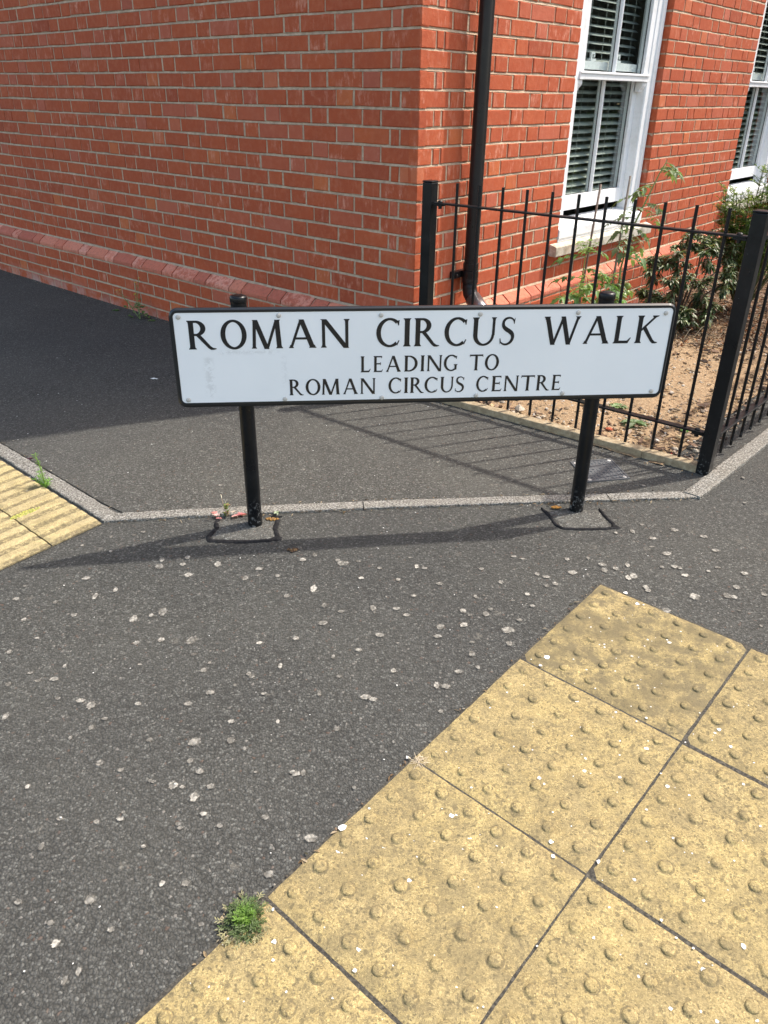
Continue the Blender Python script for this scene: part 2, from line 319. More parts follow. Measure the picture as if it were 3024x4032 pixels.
# path between the kerb lines and the house, a sheet 4 mm above
K = dict(a=V((1.164, 2.652, 0)), b=V((-.948, 2.462, 0)), c=V((-5.2, 6.17, 0)))
def strip_poly(name, rows, mat, dz, **kw):
    b = MB(); n = len(rows[0]); vs = [(p[0], p[1], g(p[0], p[1])+dz) for r in rows for p in r]
    b.add(vs, [(j*n+i, j*n+i+1, (j+1)*n+i+1, (j+1)*n+i) for j in range(len(rows)-1) for i in range(n-1)])
    return tag(b.build(name, mat, smooth=True), **kw)
def lerp(a, b_, t): return a+(b_-a)*t
EA, EB = V((.10, 3.722, 0)), V((1.268, 2.800, 0))     # line of the bed edging (outer face)
rows = []
N = 40
near = [K['c'] if i == 0 else None for i in range(1)]
def poly_at(pts, t):
    L = [0]
    for a, c in zip(pts, pts[1:]): L.append(L[-1]+(c-a).length)
    d = t*L[-1]
    for i in range(len(pts)-1):
        if d <= L[i+1]+1e-9: return lerp(pts[i], pts[i+1], (d-L[i])/(L[i+1]-L[i]))
    return pts[-1]
nearl = [K['c'], K['b'], K['a'], V((1.25, 2.75, 0))]
farl = [C0+DL*5.5+NL*.03, C0+NL*.03, EA, EB]
rows = [[lerp(poly_at(nearl, i/60), poly_at(farl, i/60), j/16) for i in range(61)] for j in range(17)]
strip_poly('path', rows, ASPH2, .004, kind='structure')
# concrete edgings, flush
def edging(name, p, q_, wdt, nrm, mat, dz, step=.9, seed=0, gap=.004):
    random.seed(seed); p = V(p); q_ = V(q_); d = (q_-p); L = d.length; d.normalize(); nrm = V(nrm).normalized(); b = MB(); t = 0
    while t < L-.01:
        e = min(L, t+step); n = max(2, int((e-t)/.02)); vs = []
        for i in range(n+1):
            s_ = t+gap/2+(e-t-gap)*i/n; c = p+d*s_
            jl, jr = rj(.0022), rj(.0022)
            for k, (o, z) in enumerate(((-.001+jl, -.05), (.001+jl, dz-.002), (.004+jl, dz+rj(.0006)), (wdt-.004+jr, dz+rj(.0006)), (wdt-.001+jr, dz-.002), (wdt+.001+jr, -.05))):
                P = c+nrm*o; vs.append((P.x, P.y, g(P.x, P.y)+z))
        fs = [(i*6+k, i*6+k+1, (i+1)*6+k+1, (i+1)*6+k) for i in range(n) for k in range(5)]+[(0, 1, 2, 3, 4, 5), tuple(n*6+k for k in range(5, -1, -1))]
        b.add(vs, fs); t = e
    return tag(b.build(name, mat), kind='structure')
edging('kerb_edging', (-.985, 2.404, 0), (1.172, 2.598, 0), .054, (-.09, 1, 0), KERB, .009, .915, 3)
edging('kerb_edging', (-.985, 2.400, 0), (-5.0, 5.92, 0), .062, (.656, .755, 0), KERB, .010, .915, 4)
edging('kerb_edging', (1.178, 2.592, 0), (4.70, 6.46, 0), .066, (-.75, .665, 0), KERB, .012, .915, 5)
edging('bed_edging', EA+V((.02, -.016, 0)), EB+V((.01, -.008, 0)), .048, (.632, .775, 0), EDG, .035, .60, 6, .002)

# soil bed
bA = EA+V((.03, .04, 0)); bB = V((1.262, 2.85, 0)); bC = V((4.9, 6.95, 0)); bD = FR(6.5, .0, 0)
b = MB(); nx, ny = 90, 60; vs = []; cols = []
for j in range(ny+1):
    for i in range(nx+1):
        u_, v_ = (i/nx)**1.3, j/ny
        P = lerp(lerp(bA, C0, v_), lerp(bB, bC, 0) if False else lerp(bB, FR(.02, .02, 0), v_), 0)
        s_ = -.02+6.5*u_; o0 = .0; 
        # width of bed at s: between right wall and the fence / diagonal kerb
        o1 = 1.33
        P = FR(s_, lerp(o0, o1, v_), 0)
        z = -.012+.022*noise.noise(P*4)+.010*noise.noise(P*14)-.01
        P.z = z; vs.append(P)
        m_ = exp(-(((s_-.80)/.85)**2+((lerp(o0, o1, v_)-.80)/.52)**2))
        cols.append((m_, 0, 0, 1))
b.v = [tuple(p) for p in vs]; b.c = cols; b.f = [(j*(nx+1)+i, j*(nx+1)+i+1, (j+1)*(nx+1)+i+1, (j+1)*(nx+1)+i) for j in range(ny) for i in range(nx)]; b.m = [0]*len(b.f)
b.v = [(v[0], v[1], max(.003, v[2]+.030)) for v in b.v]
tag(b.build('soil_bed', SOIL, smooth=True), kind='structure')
def rock(b, P, r, col, fl=.6, rs=None):
    R = rs or random; base = [V(p) for p in ((1, 0, 0), (-1, 0, 0), (0, 1, 0), (0, -1, 0), (0, 0, 1), (0, 0, -1))]
    fs = [(0, 2, 4), (2, 1, 4), (1, 3, 4), (3, 0, 4), (2, 0, 5), (1, 2, 5), (3, 1, 5), (0, 3, 5)]
    vs = list(base); f2 = []; mid = {}
    def mp(i, j):
        k = (min(i, j), max(i, j))
        if k not in mid: mid[k] = len(vs); vs.append((vs[i]+vs[j]).normalized())
        return mid[k]
    for a, c, d in fs:
        x, y, z = mp(a, c), mp(c, d), mp(d, a); f2 += [(a, x, z), (x, c, y), (z, y, d), (x, y, z)]
    an = R.uniform(0, 2*pi); st = R.uniform(.65, 1.25); out = []
    for v in vs:
        v = v*R.uniform(.8, 1.18); x, y = v.x*st, v.y/st; out.append(V((P.x+(x*cos(an)-y*sin(an))*r, P.y+(x*sin(an)+y*cos(an))*r, P.z+v.z*r*fl)))
    b.add(out, f2, col)
def inbed(P):
    a = P-C0; s_, o_ = a.dot(DR), a.dot(NR)
    if s_ < .03 or o_ < .03: return False
    fe = (P-EA).dot(V((.632, .775, 0)))  # distance behind edging line
    kr = (P-V((1.178, 2.592, 0))).dot(V((-.75, .665, 0)))
    return fe > .055 and kr > .085
random.seed(5); b = MB(); bk = MB()
for _ in range(9000):
    s_ = random.uniform(0, 1)**1.25*4.2; o_ = random.uniform(0, 1.42); P = FR(s_, o_, 0)
    if not inbed(P): continue
    m_ = exp(-(((s_-.80)/.85)**2+((o_-.80)/.52)**2)); P.z = .016+rj(.004)
    if random.random() < .62*(.45+.55*m_):
        r = random.choice((.0035, .0045, .006, .006, .009, .013 if random.random() < .35 else .005)); t = random.random()
        col = random.choice(((.34, .27, .18, 1), (.42, .35, .26, 1), (.26, .19, .12, 1), (.50, .45, .38, 1), (.20, .16, .12, 1), (.32, .21, .11, 1), (.30, .22, .14, 1)))
        rock(b, P, r, col)
    elif random.random() < .8*max(0, 1.0-m_*1.5):
        L = random.uniform(.006, .024); wd = L*random.uniform(.22, .5); an = random.uniform(0, pi); t_ = rj(.5); d = V((cos(an), sin(an), t_*.5)).normalized(); e = V((-sin(an), cos(an), rj(.5)))
        col = random.choice(((.045, .028, .02, 1), (.09, .055, .035, 1), (.16, .10, .065, 1), (.24, .17, .12, 1), (.03, .02, .016, 1), (.32, .25, .19, 1)))
        q0 = [P-d*L-e*wd, P+d*L-e*wd*.6, P+d*L*.9+e*wd*.7, P-d*L+e*wd]; up_ = V((0, 0, .003)); q1 = [p+up_*random.uniform(.6, 1.4) for p in q0]
        bk.add(q0+q1, [(4, 5, 6, 7), (0, 1, 5, 4), (1, 2, 6, 5), (2, 3, 7, 6), (3, 0, 4, 7)], col)
# the larger pale stones one sees along the edging
for x, y, r in ((.63, 3.47, .026), (.50, 3.50, .017), (.56, 3.56, .014), (.70, 3.35, .012), (.90, 3.28, .016), (1.13, 3.13, .015), (1.28, 3.15, .017), (1.22, 3.02, .013), (1.30, 3.0, .012), (1.20, 3.32, .011), (1.06, 3.18, .010), (.40, 3.60, .022)):
    rock(b, V((x, y, .022)), r, random.choice(((.46, .41, .33, 1), (.40, .35, .28, 1), (.44, .33, .19, 1))), .7)
rock(b, V((1.00, 3.24, .018)), .016, (.45, .12, .06, 1), .5); rock(b, V((1.19, 2.98, .014)), .007, (.45, .02, .02, 1), .8)
tag(b.build('gravel', STONE), 'pale stones and grit scattered over the garden bed', 'gravel', kind='stuff')
tag(bk.build('bark_chips', BARK), 'dark bark chippings scattered on the garden bed', 'bark', kind='stuff')

# ------------------------------------------------------------ house
house = thing('brick_building', C0, 'red brick building with a moulded plinth, black downpipe and white sash windows', 'building')
def wavy(F):
    def G(s, o, z):
        w_ = .0034*noise.noise(V((s*1.4, z*5.5, 1.7)))+.0016*noise.noise(V((s*5.0, z*13.3, 9.1))); e = min(1, s/.35); return F(s, o, z+w_*e)
    return G
def brick(b, F, s0, s1, z0, z1, o, rs, back=.012, thin=.004):
    L = s1-s0; nx = 4 if L > .15 else 2; jx, jz = rs.uniform(-.0014, .0014), rs.uniform(-.0018, .0018); tilt = rs.uniform(-.0011, .0011); fo = o+rs.uniform(-.0010, .0012)
    def ring(ins, d, j):
        pts = []
        for i in range(nx+1): pts.append((s0+ins+(L-2*ins)*i/nx, z0+ins))
        pts.append((s1-ins, (z0+z1)/2))
        for i in range(nx+1): pts.append((s1-ins-(L-2*ins)*i/nx, z1-ins))
        pts.append((s0+ins, (z0+z1)/2))
        return [F(x+rs.uniform(-j, j)+jx, d+(tilt*((x-s0)/L-.5)*2 if d > o-.004 else 0), z+rs.uniform(-j, j)+jz) for x, z in pts]
    a = ring(0, o-back, 0); c = ring(.0002, fo-.0035, .0012); d = ring(.0032, fo, .0010); n = len(a)
    fs = [(k, (k+1) % n, n+(k+1) % n, n+k) for k in range(n)]+[(n+k, n+(k+1) % n, 2*n+(k+1) % n, 2*n+k) for k in range(n)]
    # front face as a fan of quads between lower and upper rows
    lo_ = [2*n+i for i in range(nx+1)]; hi = [2*n+nx+2+i for i in range(nx+1)][::-1]; mr, ml = 2*n+nx+1, 2*n+2*nx+3
    for i in range(nx):
        f = [lo_[i], lo_[i+1]]
        if i == nx-1: f.append(mr)
        f += [hi[i+1], hi[i]]
        if i == 0: f.append(ml)
        fs.append(tuple(f))
    hd = L < .13
    r = min(1, max(0, rs.gauss(.5, .13))); gg = rs.random()**(1.3 if hd else 2.4)
    if hd and rs.random() < .08: r = 1
    if rs.random() < .03: r = 0.1
    b.add(a+c+d, fs, (r, gg, (rs.uniform(.1, .38) if rs.random() < (.30 if hd else .07) else 0), 1))
def bond(s0, s1, start, end=None, corner=False):
    """Flemish bond lengths from s0 to s1; start in S, H (stretcher or header first), C (header+closer), B (three-quarter bat)."""
    out = []; s = s0
    seq = {'S': ['S'], 'H': ['H', 'S'], 'C': ['H', 'C', 'S'], 'B': ['B', 'H', 'S']}[start]
    Ls = dict(S=.225, H=.1125, C=.0562, B=.1687); k = 0; nxt = 'H' if start == 'S' else 'H'
    items = list(seq)
    while True:
        t = items.pop(0) if items else nxt; L = Ls[t]
        if not items: nxt = 'H' if t == 'S' else 'S'
        if s+L > s1-.045: out.append((s, s1)); break
        out.append((s, s+L-.010)); s += L
        if s > s1-.02: break
    # split an overlong last brick
    a, e = out[-1]
    if e-a > .24: out[-1] = (a, a+.1025); out.append((a+.1125, e))
    return out
def wall(name, F, segs_of, klo, khi, off, seed, label=None, corner_back=True):
    rs = random.Random(seed); b = MB(); mo = MB(); F = wavy(F)
    for k in range(klo, khi):
        z1, z0 = zk(k)-.005, zk(k+1)+.005
        for (a, e, st, backs) in segs_of(k):
            br = bond(a, e, st)
            for i, (x0, x1) in enumerate(br):
                bk_ = .012
                if i == len(br)-1 and backs[1]: bk_ = backs[1]
                if i == 0 and backs[0]: bk_ = backs[0]
                j = rs.uniform(-.0022, .0022) if 0 < i < len(br)-1 else 0
                brick(b, F, x0+j, x1+j, max(z0, -.03), z1, off, rs, bk_)
            # mortar: upright behind the course, weathered slope in the bed joint under it
            a2, e2 = a+.0035, e-.0035; n = max(2, int((e2-a2)/.05)); vs = []; rows_ = 5
            for i in range(n+1):
                x = a2+(e2-a2)*i/n; j1, j2 = rs.uniform(-.0012, .0012), rs.uniform(-.0010, .0010)
                vs += [F(x, off-.006, z1+.012), F(x, off-.0055+j1, z1+.0005), F(x, off-.0038+j1, z1-.004), F(x, off-.0032+j1, z0+.002), F(x, off-.0052+j2, z0-.0008), F(x, off-.0010+j2, z0-.0096), F(x, off-.004, z0-.0125)]
            m_ = 7
            mo.add(vs, [(i*m_+q_, i*m_+q_+1, (i+1)*m_+q_+1, (i+1)*m_+q_) for i in range(n) for q_ in range(m_-1)])
    w_ = b.build(name, BRICK, house, label=label); mm = mo.build('mortar', MORTAR, w_, recalc=False); return w_
WIN_Z0, WIN_Z1 = .565, 2.36
OPEN = ((1.340, 2.459), (4.087, 5.206))
def segR(k):
    zc = zk(k+.5)
    if WIN_Z0-.03 < zc < WIN_Z1:
        A, B_ = ('S', 'H') if k % 2 == 0 else ('C', 'B')
        return [(0, 1.340, A, (.05, .11)), (2.459, 4.087, B_, (.11, .11)), (5.206, 8.5, B_, (.11, 0))]
    return [(0, 8.5, 'S' if k % 2 == 0 else 'C', (.05, 0))]
def segL(k): return [(0, 7.5, 'C' if k % 2 == 0 else 'S', (.05, 0))]
KT = -22
wall('side_wall', FL, segL, KT, 17, 0, 21)
wall('front_wall', FR, segR, KT, 17, 0, 22)
PO = .056; CP = C0+NL*PO+NR*PO
FLp = frame(CP, DL, NL); FRp = frame(CP, DR, NR)
wall('plinth_wall', FLp, lambda k: [(0, 7.5, 'S' if k % 2 == 0 else 'C', (.05, 0))], 18, 23, 0, 23)
wall('plinth_wall', FRp, lambda k: [(0, 8.5, 'C' if k % 2 == 0 else 'S', (.05, 0))], 18, 23, 0, 24)
def plinth(F, L, seed, first):
    rs = random.Random(seed); b = MB(); z1 = zk(17)-.003; zl = .320; zb = zk(18)+.005; s = 0; hdr = first
    mo = MB()
    while s < L:
        l = .1025 if hdr else .215; a, e = s+.001, s+l; j = [rs.uniform(-.0015, .0015) for _ in range(6)]
        if s == 0: a = -PO*0
        prof = [(-.02, z1+j[0]), (.003, z1-.001+j[1]), (PO-.004, zl+.003+j[2]), (PO, zl-.003), (PO+.0005+j[3]*.4, (zl+zb)/2), (PO, zb+.003), (PO-.004, zb), (PO-.03, zb)]
        n = 4; vs = []
        for i in range(n+1):
            x = a+(e-a)*i/n; ins = .0015 if i in (0, n) else 0
            # mitre at the corner
            for (o, z) in prof:
                xx = x if not (s == 0 and i == 0) else -o
                vs.append(F(xx, o-ins+rs.uniform(-.0007, .0007), z-ins+rs.uniform(-.0006, .0006)))
        m_ = len(prof); fs = [(i*m_+q_, i*m_+q_+1, (i+1)*m_+q_+1, (i+1)*m_+q_) for i in range(n) for q_ in range(m_-1)]+[tuple(range(m_-1, -1, -1)), tuple(n*m_+q_ for q_ in range(m_))]
        b.add(vs, fs, (rs.random(), rs.random(), 0, 1)); s += l+.010; hdr = not hdr
    mo.box((-.0, -.02, zk(18)-.004), (L, PO-.0075, zk(18)+.0046), F=F)
    # mortar body behind the sloped bricks, a wedge seen between them
    vs = []; pr = [(-.01, z1-.006), (.000, z1-.009), (PO-.009, zl-.005), (PO-.007, zb-.004), (-.01, zb-.004)]
    for x in (-.03, L): vs += [F(x if x > 0 else -o*.9, o, z) for o, z in pr]
    mo.add(vs, [(i, (i+1) % 5, 5+(i+1) % 5, 5+i) for i in range(5)])
    # sloping fillet of mortar above the plinth
    vs = []
    n = int(L/.06)
    for i in range(n+1):
        x = L*i/n
        for o, z in ((-.006, zk(17)+.005), (-.001, zk(17)+.004+rs.uniform(-.001, .001)), (.006+rs.uniform(-.002, .003), z1-.003), (-.004, z1-.006)): vs.append(F(x-(o if i == 0 else 0), o, z))
    mo.add(vs, [(i*4+q_, i*4+q_+1, (i+1)*4+q_+1, (i+1)*4+q_) for i in range(n) for q_ in range(3)])
    w_ = b.build('plinth', PLINTH, house); mo.build('mortar', MORTAR, w_, recalc=False)
plinth(FL, 7.5, 31, False); plinth(FR, 8.5, 32, True)
# core behind the facing, upper storeys, roof
def core_box(b, F, s0, s1, o0, o1, z0, z1): b.box((s0, o0, z0), (s1, o1, z1), F=F)
b = MB(); zt = zk(KT)+.004
core_box(b, FL, .012, 7.5, -.25, -.0095, -.05, zt)
for s0, s1, z0, z1 in ((.012, 1.338, -.05, zt), (2.461, 4.085, -.05, zt), (5.208, 8.5, -.05, zt), (1.338, 2.461, -.05, .50), (4.085, 5.208, -.05, .50), (1.338, 2.461, WIN_Z1+.03, zt), (4.085, 5.208, WIN_Z1+.03, zt)):
    core_box(b, FR, s0, s1, -.12, -.0095, z0, z1)
cw = b.build('wall_core', MORTAR, house)
def m_brickflat():
    m = new_mat('upper_brickwork', rough=.9, spec=.2); q = NG(m); n = q.n.new('ShaderNodeTexBrick'); n.offset = .5
    n.inputs['Scale'].default_value = 1; n.inputs['Brick Width'].default_value = .225; n.inputs['Row Height'].default_value = .075; n.inputs['Mortar Size'].default_value = .005
    n.inputs['Color1'].default_value = (.38, .08, .04, 1); n.inputs['Color2'].default_value = (.30, .065, .035, 1); n.inputs['Mortar'].default_value = (.5, .39, .29, 1)
    x, y, z = q.sep(); c = q.n.new('ShaderNodeCombineXYZ'); q.l.new(q.math('ADD', x, y), c.inputs[0]); q.l.new(z, c.inputs[1]); q.l.new(c.outputs[0], n.inputs['Vector']); q.col(n.outputs[0]); return m
b = MB(); b.box((0, -9, zt), (8.5, 0, 6.2), F=FR)
b.v = [tuple(FR(s, o, z)) for s, o, z in [(s_, o_, z_) for z_ in (zt, 6.2) for o_ in (0,) for s_ in (0, 8.5)]]+[tuple(FL(7.5, 0, z_)+DR*(8.5 if e else 0)) for z_ in (zt, 6.2) for e in (0, 1)]
b.f = [(0, 1, 3, 2), (0, 2, 6, 4), (1, 5, 7, 3), (4, 6, 7, 5)]; b.c = b.c[:8]; b.m = [0]*4
b.build('upper_wall', m_brickflat(), house)
b = MB(); O_ = [FR(-.35, .35, 0)+NL*.35*0, FR(8.8, .35, 0), FL(7.8, .35, 0)+DR*8.8, FL(7.8, .35, 0)-DR*.35]
top = (O_[0]+O_[1]+O_[2]+O_[3])/4
b.add([V((p.x, p.y, 6.2)) for p in O_]+[V((p.x, p.y, 6.35)) for p in O_]+[V((top.x, top.y, 9.0))], [(3, 2, 1, 0), (0, 1, 5, 4), (1, 2, 6, 5), (2, 3, 7, 6), (3, 0, 4, 7), (4, 5, 8), (5, 6, 8), (6, 7, 8), (7, 4, 8)])
b.build('roof', new_mat('slate', (.06, .06, .07), .7), house)
# dim room behind the windows
b = MB(); 
for s0, s1 in ((1.0, 2.8), (3.75, 5.5)):
    b.box((s0, -2.2, .2), (s1, -2.15, 2.6), F=FR); b.box((s0-.05, -2.2, .2), (s0, -.125, 2.6), F=FR); b.box((s1, -2.2, .2), (s1+.05, -.125, 2.6), F=FR); b.box((s0, -2.2, .15), (s1, -.125, .2), F=FR); b.box((s0, -2.2, 2.6), (s1, -.125, 2.65), F=FR)
b.build('interior', ROOM, house)

def window(s0, seed):
    rs = random.Random(seed); W_ = 1.119
    F = lambda s, o, z: FR(s0+s, o, z)
    zb, zt_ = .640, 2.345
    fr = MB()
    # outer staff bead + box frame each side and head
    for a, sg in ((0.003, 1), (W_-.003, -1)):
        X = lambda x: a+sg*x
        prof = [(0, -.13), (0, -.050), (.010, -.038), (.030, -.033), (.058, -.036), (.066, -.048), (.070, -.043), (.112, -.045), (.118, -.052), (.118, -.13)]
        vs = [F(X(x), o, z) for z in (.60, zt_) for x, o in prof]; m_ = len(prof)
        fr.add(vs, [(i, i+1, m_+i+1, m_+i) for i in range(m_-1)]+[tuple(range(m_)), tuple(m_+i for i in range(m_-1, -1, -1))])
    fr.box((.118, -.13, 2.27), (W_-.118, -.040, zt_), F=F)
    win = fr.build('window', WHITE, house, bevel=.0015)
    def add(name, mb, mat, **k): return mb.build(name, mat, win, **k)
    # white sill: sloped
    sl = MB(); prof = [(-.15, .668), (-.06, .655), (-.004, .640), (.006, .632), (.007, .585), (.002, .580), (.002, .566), (-.15, .566)]
    vs = [F(s, o, z) for s in (.002, W_-.002) for o, z in prof]; m_ = 8
    sl.add(vs, [(i, (i+1) % 8, 8+(i+1) % 8, 8+i) for i in range(8)]+[tuple(range(8)), tuple(range(15, 7, -1))]); add('sill', sl, WHITE, bevel=.002)
    def sash(off, z0, z1, rb, rt_, name, horns=False, x0=.119, x1=W_-.119):
        m = MB(); d0, d1 = off-.045, off; st = .058; mid = W_/2
        for a, e in ((x0, x0+st), (x1-st, x1)): m.box((a, d0, z0), (e, d1, z1), F=F)
        m.box((x0+st, d0, z0), (x1-st, d1+(.012 if horns else 0), z0+rb), F=F); m.box((x0+st, d0, z1-rt_), (x1-st, d1, z1), F=F)
        if horns:
            for a, e in ((x0, x0+st), (x1-st, x1)):
                m.box((a, d0, z0-.002), (e, d1+.012, z0+rb), F=F)
                pr = [(d0, z0-.003), (d1, z0-.003), (d1, z0-.022), (d1-.006, z0-.034), (d1-.018, z0-.046), (d1-.020, z0-.056), (d0, z0-.056)]
                vs = [F(s, o, z) for s in (a+.004, e-.004) for o, z in pr]; n_ = len(pr)
                m.add(vs, [(i, (i+1) % n_, n_+(i+1) % n_, n_+i) for i in range(n_)]+[tuple(range(n_)), tuple(range(2*n_-1, n_-1, -1))])
            m.box((x0+.001, d1+.0122, z0+rb-.012), (x1-.001, d1+.018, z0+rb-.003), F=F)
        # glazing bar
        pr = [(-.013, d0+.002), (-.013, d1-.018), (-.009, d1-.006), (-.004, d1-.001), (.004, d1-.001), (.009, d1-.006), (.013, d1-.018), (.013, d0+.002)]
        vs = [F(mid+a, o, z) for z in (z0+rb, z1-rt_) for a, o in pr]; m.add(vs, [(i, i+1, 9+i, 8+i) for i in range(7)]+[(7, 0, 8, 15)])
        o_ = add(name, m, WHITE, bevel=.0015)
        t = .007
        for a, e in ((x0+st, mid-.012), (mid+.012, x1-st)):
            gk = MB(); zb_, zt2 = z0+rb, z1-rt_; ri = [(a, zb_), (e, zb_), (e, zt2), (a, zt2)]; rn = [(a+t, zb_+t*.6), (e-t, zb_+t*.6), (e-t, zt2-t*.6), (a+t, zt2-t*.6)]
            gk.add([F(x, d0+.0235, z) for x, z in ri]+[F(x, d1-.018, z) for x, z in ri]+[F(x, d1-.018, z) for x, z in rn]+[F(x, d0+.0245, z) for x, z in rn], [(k+4*q_, (k+1) % 4+4*q_, (k+1) % 4+4*(q_+1), k+4*(q_+1)) for k in range(4) for q_ in range(3)])
            add('gasket', gk, GASK)
        for a, e in ((x0+st, mid-.013), (mid+.013, x1-st)):
            p = MB(); p.add([F(a, d0+.024, z0+rb), F(e, d0+.024, z0+rb), F(e, d0+.024, z1-rt_), F(a, d0+.024, z1-rt_)], [(0, 1, 2, 3)]); add('pane', p, GLASS)
    sash(-.050, 1.407, 2.27, .040, .05, 'upper_sash', True)
    sash(-.103, .712, 1.500, .083, .042, 'lower_sash')
    # catches on the meeting rails
    for zz, n_ in ((1.502, 1), (1.44, 0)):
        for sx in (.40, .72):
            k = MB(); k.box((sx-.03, -.140, zz), (sx+.03, -.118, zz+.012), F=F)
            if n_: k.box((sx-.018, -.136, zz+.012), (sx-.004, -.124, zz+.034), F=F); k.box((sx-.018, -.136, zz+.034), (sx+.028, -.124, zz+.044), F=F); k.box((sx+.018, -.136, zz+.018), (sx+.028, -.124, zz+.034), F=F)
            add('catch', k, WHITE, bevel=.001)
    # venetian blind
    bl = MB(); z = .80; a_, e_ = .10, W_-.10
    while z < 2.3:
        ti = radians(24); hw = .024; n_ = 3
        for i in range(n_):
            pass
        vs = []
        for s in (a_, e_):
            for t in (-1, -.33, .33, 1): vs.append(F(s, -.178+hw*t*cos(ti), z+hw*t*sin(ti)*-1+.003*(1-t*t)))
        bl.add(vs, [(i, i+1, 5+i, 4+i) for i in range(3)]); z += .042
    bl.box((a_, -.198, .755), (e_, -.160, .775), F=F)
    for s in (.20, .38, .56, .74, .92): bl.box((s-.0012, -.153, .77), (s+.0012, -.1515, 2.3), F=F); bl.box((s-.0012, -.205, .77), (s+.0012, -.2035, 2.3), F=F)
    add('blind', bl, BLIND, recalc=False)
    st = MB()
    # stone sill with ends running past the opening
    prof = [(-.09, .500), (.044, .497), (.046, .500), (.046, .548), (.043, .552), (.002, .5645), (-.09, .5645)]; vs = [F(s, o, z) for s in (-.085, W_+.10) for o, z in prof]
    st.add(vs, [(i, (i+1) % 7, 7+(i+1) % 7, 7+i) for i in range(7)]+[tuple(range(7)), tuple(range(13, 6, -1))]); add('stone_sill', st, SILL, bevel=.003)
window(OPEN[0][0], 1); window(OPEN[1][0], 2)

# downpipe
b = MB(); px_ = lambda z, s=.375, o=.062: FR(s, o, z)
b.tube([px_(6.1), px_(3), px_(.53)], .034, 24); pipe = b.build('downpipe', PIPEB, house, smooth=True, recalc=False)
m = pipe.modifiers.new('e', 'EDGE_SPLIT'); m.split_angle = radians(50)
b = MB(); b.lathe([(.036, 0), (.0405, .002), (.0405, .020), (.0395, .024), (.0405, .028), (.0405, .060), (.036, .062)], px_(.490), n=24); b.lathe([(.035, 0), (.0385, .001), (.0385, .030), (.035, .031)], px_(.556), n=24); b.build('collar', PIPEB, pipe, smooth=True).modifiers.new('e', 'EDGE_SPLIT').split_angle = radians(40)
b = MB(); b.tube([px_(.505), px_(.465), px_(.438, .373, .070), px_(.412, .368, .095), px_(.390, .36, .130)], [.036, .037, .037, .037, .037], 24); b.build('elbow', PIPEB, pipe, smooth=True, recalc=False)
b = MB(); b.tube([px_(.418, .369, .088), px_(.375, .356, .147), px_(.34, .344, .20)], [.041, .040, .040], 24); b.build('shoe', SHOE, pipe, smooth=True, recalc=False)
b = MB(); b.box((.285, .0, .515), (.465, .028, .548), F=FR)
for s_ in (.298, .452): b.lathe([(.008, 0), (.008, .010), (.004, .014)], FR(s_, .028, .531), NR, 10)
b.build('bracket', PIPEB, pipe, bevel=.002)

# ------------------------------------------------------------ fence
fence = thing('metal_fence', (1.2725, 2.824, 0), 'black painted metal railings with square posts round the garden bed at the corner', 'fence')
FA, FB = V((.1851, 3.719, 0)), V((1.2725, 2.824, 0)); dF = (FB-FA).normalized(); nF = V((-dF.y, dF.x, 0))
dG = V((cos(radians(48.7)), sin(radians(48.7)), 0)); nG = V((-dG.y, dG.x, 0)); FC = FB+dG*4.2
for P in (FA, FB, FC):
    b = MB(); F = lambda s, o, z: P+dF*s+nF*o+V((0, 0, z))
    b.box((-.025, -.025, -.02), (.025, .025, .980), F=F); p = b.build('post', FENCEB, fence, bevel=.003)
    b = MB(); b.box((-.026, -.026, .981), (.026, .026, .988), F=F); b.build('cap', FENCEB, p, bevel=.003)
def rail(A, d, n_, L, z, w_=.032, t=.008, e0=.03, e1=.03):
    b = MB(); F = lambda s, o, zz: A+d*s+n_*o+V((0, 0, zz)); b.box((e0, -w_/2, z-t/2), (L-e1, w_/2, z+t/2), F=F); r = b.build('rail', FENCEB, fence, bevel=.0015)
    for s, sg in ((e0, 1), (L-e1, -1)):
        b = MB(); b.box((min(s-sg*.012, s+sg*.045), -w_*.45, z-t/2-.007), (max(s-sg*.012, s+sg*.045), w_*.45, z-t/2-.0005), F=F)
        b.lathe([(.011, 0), (.011, .004), (.007, .008)], F(s+sg*.028, 0, z+t/2+.0002), n=12); b.lathe([(.009, 0), (.009, .012)], F(s+sg*.028, 0, z-t/2-.019), n=6); b.build('bracket', FENCEB, r)
LF = (FB-FA).length
for z in (.898, .168): rail(FA, dF, nF, LF, z); rail(FB, dG, nG, 4.2, z if z > .5 else .155)
for i in range(11):
    P = FA+dF*(.1455+.1155*i); b = MB(); b.tube([P+V((0, 0, .042)), P+V((0, 0, .986))], .0062, 10); o = b.build('bar', FENCEB, fence, smooth=True, recalc=False); o.modifiers.new('e', 'EDGE_SPLIT').split_angle = radians(50)
for i in range(35):
    P = FB+dG*(.155+.1155*i); b = MB(); b.tube([P+V((0, 0, .040)), P+V((0, 0, .986))], .0062, 10); o = b.build('bar', FENCEB, fence, smooth=True, recalc=False); o.modifiers.new('e', 'EDGE_SPLIT').split_angle = radians(50)

